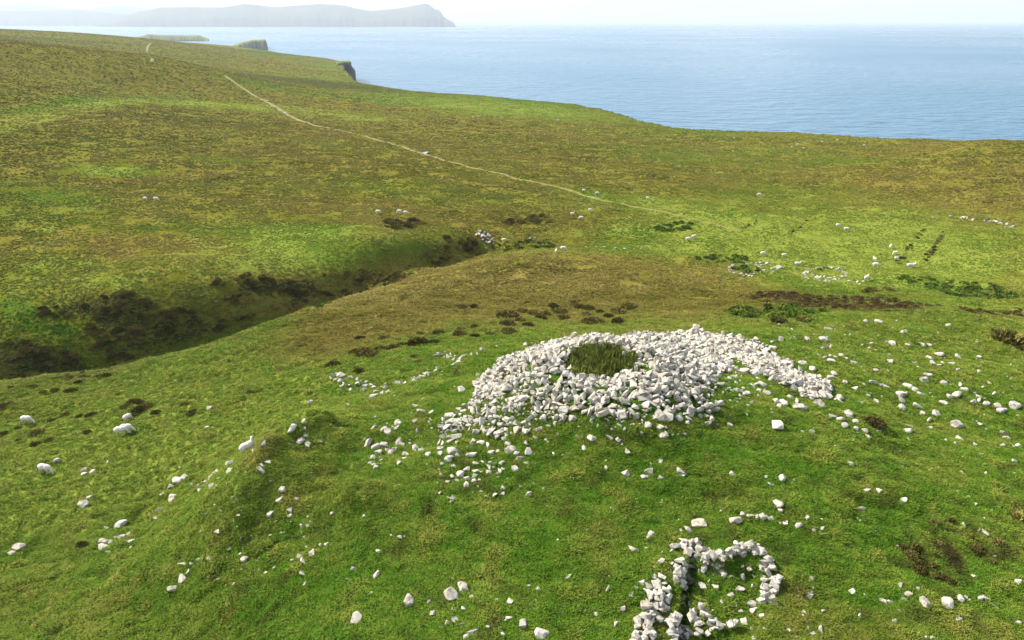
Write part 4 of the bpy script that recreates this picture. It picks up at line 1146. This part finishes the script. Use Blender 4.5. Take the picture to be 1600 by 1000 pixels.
P = patch_points([[(0,540),(60,532),(100,545),(130,560),(80,585),(0,600)],[(125,480),(175,462),(215,462),(245,480),(240,500),(150,500)],[(120,500),(240,495),(340,495),(345,515),(220,545),(180,570),(150,545)],[(150,545),(205,545),(200,575),(160,570)],
                  [(60,480),(110,478),(112,496),(65,496)],[(240,490),(330,480),(340,500),(260,515)]], 5.5, 5, -0.06, 1.5)
P2 = patch_points([[(330,440),(385,430),(460,436),(468,455),(420,460),(360,470),(340,465)],[(455,455),(500,440),(512,455),(470,470)],[(505,435),(560,425),(600,432),(640,425),(640,440),(560,450)],[(660,405),(700,392),(715,402),(680,415)],[(695,375),(740,370),(750,385),(700,395)],
                  [(790,345),(850,335),(865,348),(800,352)],[(600,345),(660,343),(660,358),(610,360)],[(340,500),(400,490),(400,500),(345,520)]], 4.0, 6, -0.04, 1.5)
P3 = patch_points([[(150 + 0,590),(60,575),(0,580),(0,640),(120,625),(240,640),(240,655),(120,660),(0,690)]], 0.16, 9, 0.0, 4.0)
PA = np.concatenate([P, P2, P3])
scatter('ravine_heather', PA, (.28 + 1.0 * RNG.random(len(PA)) ** 2.2) * np.where(np.arange(len(PA)) >= len(P) + len(P2), .55, 1.0), HEATHERS, 'dark heather covering the banks of the ravine', 'heather', 21)
P = patch_points([[(1156,463),(1200,457),(1300,465),(1400,468),(1475,478),(1400,486),(1300,485),(1230,475),(1160,472)],[(1510,485),(1600,482),(1600,494),(1530,492)]], 3.0, 7, -1.3, 3)
scatter('heather_strip', P, RNG.uniform(.35, .85, len(P)), [dome_of_leaves('brown_heather', 200, plant_material('brown_heather', (0.050,0.036,0.012), (0.100,0.072,0.026)), 80, flat=0.22)], 'strip of brown heather between the broch slope and the hut circles', 'heather', 22)
P = patch_points([[(1148,478),(1230,476),(1300,488),(1240,500),(1150,496)],[(1085,404),(1110,399),(1170,401),(1160,412),(1090,412)],[(1148,421),(1165,415),(1186,420),(1175,427),(1150,427)],[(1275,420),(1290,417),(1300,424),(1280,427)],[(745,385),(800,378),(860,376),(875,388),(800,393),(745,396)],[(470,478),(560,445),(640,430),(640,436),(560,458),(480,490)],[(1400,430),(1500,440),(1580,452),(1600,470),(1500,465),(1420,445)],[(1020,350),(1080,345),(1090,360),(1030,365)]], 2.6, 8, -0.05, 1.8)
scatter('bracken', P, .35 + .7 * RNG.random(len(P)) ** 1.5, BRACKENS, 'beds of dark green bracken on the slopes round the ruins', 'bracken', 23)
P = patch_points([[(1402,870),(1420,845),(1460,835),(1500,850),(1495,880),(1500,912),(1470,915),(1430,895)],[(1500,840),(1560,840),(1600,850),(1600,880),(1530,880)],[(1440,815),(1490,815),(1500,840),(1450,840)]], 11.0, 10, -0.15, .9)
scatter('heath_patch', P, .14 + .42 * RNG.random(len(P)) ** 1.8, [dome_of_leaves('dry_heath', 130, plant_material('dry_heath', (0.066,0.070,0.014), (0.130,0.100,0.032), (0.060,0.070,0.014)), 81, leaf=.25, flat=0.3)], 'patch of brown heath low on the turf right of the stone fold', 'heath', 24)

rows_ = []
for a_, b_, n_ in (((1443,357),(1403,414),20),((1476,358),(1444,414),26),((1184,345),(1150,362),7),((1262,345),(1235,366),7)):
    for k in range(n_):
        t_ = random.random(); rows_.append((a_[0] + (b_[0] - a_[0]) * t_ + random.gauss(0, 2.2), a_[1] + (b_[1] - a_[1]) * t_ + random.gauss(0, .8)))
rx_, ry_, rz_, rd_ = on_ground([q[0] for q in rows_], [q[1] for q in rows_])
scatter('ridge_rushes', np.stack([rx_, ry_, rz_ + CAM_Z], 1), RNG.uniform(.2, .55, len(rx_)), RUSHES, 'lines of dark rushes along the old ridges of the bright green field', 'rushes', 28)

# tall weeds in the broch's hollow
def blade_tuft(name, n, mat, seed, h, w, spread, lean):
    rs = np.random.default_rng(seed)
    V_, F_ = [], []
    for _ in range(n):
        a, rr = rs.uniform(0, 6.283), spread * math.sqrt(rs.uniform())
        b = rs.uniform(0, 6.283)
        ln = rs.normal(0, lean, 2); hh = h * rs.uniform(.55, 1.15); ww = w * rs.uniform(.7, 1.3)
        p = np.array([rr * math.cos(a), rr * math.sin(a), -0.15 * h]); sd = np.array([math.cos(b), math.sin(b), 0]) * ww
        mid = p + np.array([ln[0] * .4 * hh, ln[1] * .4 * hh, .65 * hh]); tip = p + np.array([ln[0] * hh, ln[1] * hh, hh * (1.0 - .25 * min(1, np.hypot(*ln)))])
        k = len(V_)
        V_ += [p - sd, p + sd, mid + sd * .75, mid - sd * .75, tip]
        F_ += [(k, k + 1, k + 2, k + 3), (k + 3, k + 2, k + 4)]
    return mesh_from(name, V_, F_, mat)
M_WEED = plant_material('hollow_weeds', (0.080,0.118,0.018), (0.165,0.172,0.036), (0.140,0.115,0.034))
a, b = HOLLOW.min(0) - .3, HOLLOW.max(0) + .3
HB = (HOLLOW - HOLLOW.mean(0)) * 0.96 + HOLLOW.mean(0)
c = RNG.uniform(a, b, (1500, 2)); c = c[in_poly(c[:, 0] + .5 * noise(c[:, 0] / .8, c[:, 1] / .8, 401) + RNG.normal(0, .16, len(c)), c[:, 1] + .5 * noise(c[:, 0] / .8, c[:, 1] / .8, 402) + RNG.normal(0, .16, len(c)), HB)][:560]
scatter('hollow_weeds', np.concatenate([c, (ground(c[:, 0], c[:, 1]) + CAM_Z)[:, None]], 1), RNG.uniform(.7, 1.35, len(c)), [blade_tuft('weed', 22, M_WEED, 3 + k, .56, .022, .13, .22) for k in range(3)], 'tall dark weeds filling the hollow in the top of the broch', 'weeds', 25, tilt=.1)

# turf: tufts of grass over the nearer slopes
def turf(n, seed, rmin, rmax):
    rs = np.random.default_rng(seed)
    th = rs.uniform(-0.80, 0.80, n)
    r_ = np.sqrt(rs.uniform(rmin ** 2, rmax ** 2, n))
    x, y = r_ * np.sin(th), r_ * np.cos(th)
    z = ground(x, y)
    u, v, d = project(x, y, z)
    ok = (u > -120) & (u < 1720) & (v > 300) & (v < 1100)
    x, y, z = x[ok], y[ok], z[ok]
    ok = ~in_poly(x, y, CORE) | (noise(x / .9, y / .9, 95) < -0.5)
    return x[ok], y[ok], z[ok]
x1, y1, z1 = turf(330000, 1, 17, 46)
x2, y2, z2 = turf(300000, 2, 44, 84)
sx = np.array([q['x'] for q in kept for _ in range(9)]); sy = np.array([q['y'] for q in kept for _ in range(9)]); ss = np.array([q['s'] for q in kept for _ in range(9)])
sa = RNG.uniform(0, 6.283, len(sx))
sx, sy = sx + np.cos(sa) * ss * .52, sy + np.sin(sa) * ss * .48
x, y, z = np.concatenate([x1, x2, sx]), np.concatenate([y1, y2, sy]), np.concatenate([z1, z2, ground(sx, sy)])
vg = veg_at(x, y)
patchy = 0.5 * fbm(x / 3.0, y / 3.0, 61, 4) + 0.28 * noise(x / .8, y / .8, 66)
clumpy = noise(x / 0.55, y / 0.55, 62)
keep_ = (clumpy > -0.55 + 0.8 * RNG.random(len(x)) - 0.5) & (vg[:, 3] < 0.45)
x, y, z, vg, patchy, clumpy = x[keep_], y[keep_], z[keep_], vg[keep_], patchy[keep_], clumpy[keep_]
rr_ = np.hypot(x, y)
tint = np.clip(0.25 + 1.2 * patchy * (1 - .4 * vg[:, 4]) + RNG.normal(0, .14, len(x)) + 0.10 * sstep(45, 70, rr_) + .55 * vg[:, 4], 0, 1)
dark = np.clip(.55 * sstep(.25, .75, noise(x / 1.1, y / 1.1, 64) + .5 * noise(x / 4, y / 4, 65)) * (1 - vg[:, 4]) + .75 * sstep(.2, .7, vg[:, 2] + .4 * noise(x / .9, y / .9, 67)), 0, 1)
lushness = np.clip(vg[:, 0] * 1.15 - 0.85 * vg[:, 1] + 0.55 * fbm(x / 5, y / 5, 63, 3) + RNG.normal(0, .12, len(x)) + 0.10, 0, 1)
scl = (0.75 + 0.45 * clumpy + RNG.uniform(-.2, .35, len(x))) * (1 + 0.15 * sstep(40, 80, rr_))
strawy = sstep(.25, .7, noise(x / 1.5, y / 1.5, 68) + .4 * noise(x / .5, y / .5, 69))
scl = np.clip(scl * (1 + .45 * strawy), .35, 2.2)
tint = np.clip(tint + .22 * strawy, 0, 1); lushness = np.clip(lushness - .28 * strawy, 0, 1)
scatter('turf', np.stack([x, y, z + CAM_Z], 1), np.stack([scl * 1.15, scl * 1.15, scl * (.75 + .3 * clumpy)], 1), [blade_tuft('grass_tuft', 13, M_BLADE, 40 + k, .135, .016, .10, .75) for k in range(4)], 'cropped and tussocky green grass over the knoll and pasture', 'grass', 26, {'tint': tint, 'lush': lushness, 'dark': dark}, tilt=.18)

def moor(n, seed):
    rs = np.random.default_rng(seed)
    th = rs.uniform(-0.72, 0.72, n)
    r_ = np.exp(rs.uniform(math.log(78), math.log(1500), n)) 
    x, y = r_ * np.sin(th), r_ * np.cos(th)
    z = ground(x, y)
    u, v, d = project(x, y, z)
    g = 0.6 * noise(x / 7, y / 7, 71) + 0.5 * noise(x / 2.6, y / 2.6, 72)
    ok = (u > -80) & (u < 1680) & (g > -0.35 + 0.5 * rs.random(n) - .25)
    return x[ok], y[ok], z[ok], g[ok], r_[ok]
x, y, z, g, r_ = moor(430000, 4)
vg = veg_at(x, y)
ok = np.array([(int(a // 1.6), int(b // 1.6)) not in TRODDEN or random.random() < .25 for a, b in zip(x, y)])
x, y, z, g, r_, vg = x[ok], y[ok], z[ok], g[ok], r_[ok], vg[ok]
tint = np.clip(0.40 + .55 * noise(x / 12, y / 12, 73) * np.interp(r_, [90, 300], [.8, .45]) + np.interp(r_, [90, 300], [.32, .12]) * noise(x / 3.5, y / 3.5, 74) + RNG.normal(0, .06, len(x)), 0, 1)
broad = .75 * fbm(x / 70, y / 38, 80, 3) + .8 * fbm(x / 210, y / 110, 81, 2) * sstep(150, 350, r_)
broad2 = .75 * fbm(x / 55 + 9, y / 30, 84, 3) + .7 * fbm(x / 240, y / 120, 85, 2) * sstep(150, 350, r_)
lushness = np.clip(vg[:, 0] * 1.5 - .7 * vg[:, 1] + .35 * noise(x / 14, y / 14, 75) + np.interp(r_, [90, 300], [.25, .08]) * noise(x / 4, y / 4, 76) + .04 + 1.25 * broad, 0, 1)
tint = np.clip(tint + 1.0 * broad2 + .4 * vg[:, 1], 0, 1)
scl = np.clip(.8 + .55 * g + RNG.uniform(-.25, .35, len(x)), .35, 1.8) * np.interp(r_, [78, 330, 1500], [.8, 1.5, 4.2])
scl = scl * (1 - .45 * np.clip(vg[:, 0], 0, 1))
tint = np.clip(tint + .4 * vg[:, 4], 0, 1)
dn = .6 * noise(x / 16, y / 16, 77) + .5 * noise(x / 5, y / 5, 78) + .35 * noise(x / 2, y / 2, 79) + RNG.normal(0, .1, len(x))
dark = np.clip(np.interp(r_, [90, 400], [.7, .5]) * sstep(.26, .8, dn + .45 * fbm(x / 60, y / 26, 88, 3) + .7 * vg[:, 2] - .35 * vg[:, 0] - .3 * vg[:, 4]), 0, 1)
scatter('moor_grass', np.stack([x, y, z + CAM_Z], 1), np.stack([scl, scl, scl * np.interp(r_, [78, 330, 1500], [.8, .7, .35])], 1), [blade_tuft('moor_tussock', 22, M_BLADE, 60 + k, .34, .045, .24, .7) for k in range(4)], 'rough tussocky grass covering the brown moor', 'moor grass', 27, {'tint': tint, 'lush': lushness, 'dark': dark}, tilt=.12)

# ------------------------------------------------------------------ sheep
def wool_material():
    N = Nodes('fleece')
    co = N.n('TexCoord').outputs['Object']
    t = N.n('Attribute', attribute_name='tone').outputs['Fac']
    a = N.noise(co, 14, 4, 0.7)
    c = N.mix(N.rng(a, 0.35, 0.65), (0.52,0.47,0.38), (0.68,0.64,0.55))
    c = N.mix(t, c, (0.50,0.44,0.36))
    return N.bsdf(c, 0.95, 0.05, N.bump(a, 0.8, 0.05))
M_WOOL = wool_material()

def sheep_mesh(name, pose):
    bm = bmesh.new()
    def ball(p, r_, rot=None):
        res = bmesh.ops.create_icosphere(bm, subdivisions=3, radius=1.0)
        M_ = Matrix.Translation(p) @ (rot.to_matrix().to_4x4() if rot else Matrix.Identity(4)) @ Matrix.Diagonal((*r_, 1))
        bmesh.ops.transform(bm, matrix=M_, verts=res['verts'])
    def limb(a, b, r0, r1):
        a, b = Vector(a), Vector(b)
        n = 7
        for k in range(n + 1):
            t = k / n; ball(a.lerp(b, t), (r0 + (r1 - r0) * t,) * 3)
    lie = pose == 'lying'
    dz = -0.30 if lie else 0
    ball((-.18, 0, .62 + dz), (.34, .25, .27)); ball((.16, 0, .61 + dz), (.33, .235, .265)); ball((-.34, 0, .60 + dz), (.22, .21, .23)); ball((.34, 0, .62 + dz), (.19, .18, .21))
    ball((-.54, 0, .60 + dz), (.05, .045, .10))
    if pose == 'grazing':
        limb((.40, 0, .64), (.62, 0, .36), .135, .085); head = Vector((.70, .0, .20)); ang = 1.0
    elif pose == 'standing':
        limb((.38, 0, .68), (.55, 0, .92), .14, .095); head = Vector((.64, 0, .98)); ang = .35
    elif pose == 'turned':
        limb((.38, 0, .68), (.50, .10, .90), .14, .095); head = Vector((.55, .20, .95)); ang = .35
    else:
        limb((.38, 0, .38), (.54, 0, .62), .14, .095); head = Vector((.63, 0, .68)); ang = .3
    yaw = 1.0 if pose == 'turned' else 0
    E = Euler((0, ang, yaw))
    ball(head, (.145, .078, .088), E)
    f = E.to_matrix() @ Vector((1, 0, 0)); s_ = E.to_matrix() @ Vector((0, 1, 0)); up = E.to_matrix() @ Vector((0, 0, 1))
    ball(head + f * .12 - up * .01, (.065, .05, .055), E)
    for sg in (-1, 1): ball(head - f * .07 + s_ * sg * .11 + up * .045, (.035, .07, .022), E)
    if not lie:
        for X in (-.34, .30):
            for sg in (-1, 1):
                off = random.uniform(-.06, .06)
                limb((X, sg * .12, .50), (X - (.05 if X < 0 else 0) + off * .5, sg * .12, .27), .085 if X < 0 else .07, .042)
                limb((X - (.05 if X < 0 else 0) + off * .5, sg * .12, .27), (X + off, sg * .12, .02), .042, .034)
    else:
        for X in (-.30, .30):
            for sg in (-1, 1): limb((X, sg * .2, .12), (X + .16, sg * .22, .05), .06, .04)
    tmp = bpy.data.meshes.new('tmp'); bm.to_mesh(tmp); bm.free()
    ob = bpy.data.objects.new('tmp', tmp); COL.objects.link(ob)
    m = ob.modifiers.new('r', 'REMESH'); m.mode = 'VOXEL'; m.voxel_size = 0.026
    m2 = ob.modifiers.new('s', 'SMOOTH'); m2.iterations = 2
    m3 = ob.modifiers.new('d', 'DECIMATE'); m3.ratio = 0.5
    dg = bpy.context.evaluated_depsgraph_get()
    me = bpy.data.meshes.new_from_object(ob.evaluated_get(dg))
    me.name = name
    bpy.data.objects.remove(ob); bpy.data.meshes.remove(tmp)
    co = np.array([v.co for v in me.vertices])
    hd = np.array(head)
    tone = np.clip((1 - sstep(.12, .20, np.linalg.norm(co - hd, axis=1))) + (co[:, 2] < .33) * (not lie), 0, 1)
    # wool: small lumps on the body
    nn = np.array([v.normal for v in me.vertices])
    lum = noise(co[:, 0] * 13 + co[:, 2] * 7, co[:, 1] * 13 + co[:, 2] * 9, 4) * 0.016 * (1 - tone)
    co = co + nn * lum[:, None]
    me.vertices.foreach_set('co', co.astype(np.float32).ravel())
    me.attributes.new('tone', 'FLOAT', 'POINT').data.foreach_set('value', tone.astype(np.float32))
    me.materials.clear(); me.materials.append(M_WOOL)
    me.polygons.foreach_set('use_smooth', [True] * len(me.polygons))
    return me
SHEEP = {p: sheep_mesh('sheep', p) for p in ('grazing', 'standing', 'turned', 'lying')}
FLOCK = [  # photo x, y (feet), length in pixels (0: full grown at that distance), heading deg (0 = facing right), pose, label
 (43,662,1.1,0,'grazing','white sheep facing right among hummocks at the left edge of the pasture'),
 (70,741,1.15,-5,'grazing','lone white sheep with lowered head, nearest the photographer in the pasture'),
 (190,680,1.1,15,'grazing','greyer sheep standing in front of its close companion in the pasture'),
 (199,676,1.1,8,'grazing','whiter sheep half hidden behind the greyer one in the pasture'),
 (200,659,.95,75,'grazing','sheep seen from behind just above the close pair in the pasture'),
 (392,708,1.1,20,'turned','sheep with raised head at the stony top of the knoll shoulder'),
 (227,313,1.1,170,'grazing','left sheep of the lone pair on the yellow green bank beyond the ravine'),
 (244,314,1.3,0,'grazing','right sheep of the lone pair on the yellow green bank beyond the ravine'),
 (591,334,1.2,0,'grazing','sheep standing apart, leftmost of three on the tongue of golden grass'),
 (624,333,1.1,180,'grazing','middle sheep of three at the tip of the golden grass tongue'),
 (634,335,1.1,0,'grazing','rightmost sheep of three at the tip of the golden grass tongue'),
 (788,378,1.1,10,'grazing','sheep beside the stones at the ravine head'),
 (869,396,1.0,80,'standing','left sheep of two on the rim above the bracken bed'),
 (880,392,1.2,0,'grazing','right sheep of two on the rim above the bracken bed'),
 (894,337,1.1,20,'standing','left sheep of three on the green moor below the path end'),
 (908,343,1.1,180,'grazing','lowest sheep of three on the green moor below the path end'),
 (922,331,1.1,0,'grazing','right sheep of three on the green moor below the path end'),
 (912,300,1.1,0,'grazing','left sheep of two close to the end of the path'),
 (933,304,1.1,180,'grazing','right sheep of two close to the end of the path'),
 (1012,312,1.1,0,'grazing','solitary sheep at the top edge of the bright field, right of the path'),
 (1186,306,1.1,180,'grazing','solitary sheep on brown moor above the middle of the bright field'),
 (1309,355,1.1,0,'grazing','left sheep of two high in the bright field'),
 (1322,361,1.2,0,'grazing','right sheep of two high in the bright field'),
 (1075,377,1.2,10,'grazing','lower left sheep of the touching pair in the bright field'),
 (1083,373,1.1,40,'standing','upper right sheep of the touching pair in the bright field'),
 (1192,400,1.2,15,'grazing','sheep just behind the bracken filled hut circle'),
 (1225,402,1.0,0,'grazing','small sheep to the right behind the bracken filled hut circle'),
 (1246,414,1.2,0,'lying','sheep resting between the two hut circles'),
 (1366,408,1.0,100,'standing','upper sheep of two standing one above the other in the field'),
 (1368,418,1.3,0,'grazing','lower sheep of two standing one above the other in the field'),
 (1391,389,1.1,60,'standing','topmost sheep of the column of three in the field'),
 (1399,398,1.0,180,'grazing','middle sheep of the column of three in the field'),
 (1400,407,1.0,10,'grazing','lowest sheep of the column of three in the field'),
 (1421,419,1.2,5,'grazing','left sheep of the touching pair by the dark field ridges'),
 (1428,418,1.1,30,'turned','right sheep of the touching pair by the dark field ridges'),
 (1353,439,1.2,40,'standing','sheep beside the stony tail of the right hut circle'),
 (1237,231,1.1,0,'grazing','lower left sheep of the far flock near the coast'),
 (1246,227,1.1,180,'grazing','upper left sheep of the far flock near the coast'),
 (1255,233,1.1,0,'grazing','lowest sheep of the far flock near the coast'),
 (1284,223,1.1,0,'grazing','middle sheep of the far flock near the coast'),
 (1308,220,1.2,0,'grazing','topmost sheep of the far flock near the coast'),
 (1350,228,1.1,0,'grazing','sheep at the right end of the far flock near the coast'),
 (1147,217,1.1,0,'grazing','sheep alone by the cliff edge left of the far flock'),
 (739,184,1.3,0,'grazing','left sheep of the distant pair on the moor above the sea'),
 (747,183,1.3,0,'grazing','right sheep of the distant pair on the moor above the sea'),
 (872,189,1.3,0,'grazing','tiny distant sheep on the green coast strip above the sea'),
]
for u, v, ln, hd, pose, lab in FLOCK:
    x, y, z, d = on_ground(u, v)
    o = link('sheep', SHEEP[pose], loc=(float(x[0]), float(y[0]), float(z[0]) + CAM_Z + 0.02))
    e = 0.4
    gx = float(ground(x[0] + e, y[0]) - ground(x[0] - e, y[0])) / (2 * e); gy = float(ground(x[0], y[0] + e) - ground(x[0], y[0] - e)) / (2 * e)
    nrm = Vector((-gx * .5, -gy * .5, 1)).normalized()
    o.rotation_euler = (Vector((0, 0, 1)).rotation_difference(nrm).to_matrix() @ Euler((0, 0, R(hd))).to_matrix()).to_euler()
    o.scale = (ln / 1.1 * (.80 if d[0] < 75 else .74),) * 3
    tag(o, lab, 'sheep', 'sheep grazing the pasture and moor')

# ------------------------------------------------------------------ haze
def haze():
    N = Nodes('haze')
    pv = N.n('VolumePrincipled')
    pv.inputs['Color'].default_value = (0.63, 0.72, 0.81, 1)
    pv.inputs['Density'].default_value = HAZE
    pv.inputs['Anisotropy'].default_value = 0.1
    N.t.links.new(pv.outputs[0], N.out.inputs['Volume'])
    bm = bmesh.new()
    x0, x1, y0, y1, z0, z1 = -40000, 40000, -4000, 66000, -9.5, 700
    vs = [bm.verts.new((x, y, z)) for z in (z0, z1) for y in (y0, y1) for x in (x0, x1)]
    for f in ((0, 2, 3, 1), (4, 5, 7, 6), (0, 1, 5, 4), (2, 6, 7, 3), (0, 4, 6, 2), (1, 3, 7, 5)): bm.faces.new([vs[i] for i in f])
    me = bpy.data.meshes.new('haze'); bm.to_mesh(me); bm.free()
    me.materials.append(N.m)
    tag(link('haze', me), kind='stuff')
HAZE = 7.8e-5
haze()
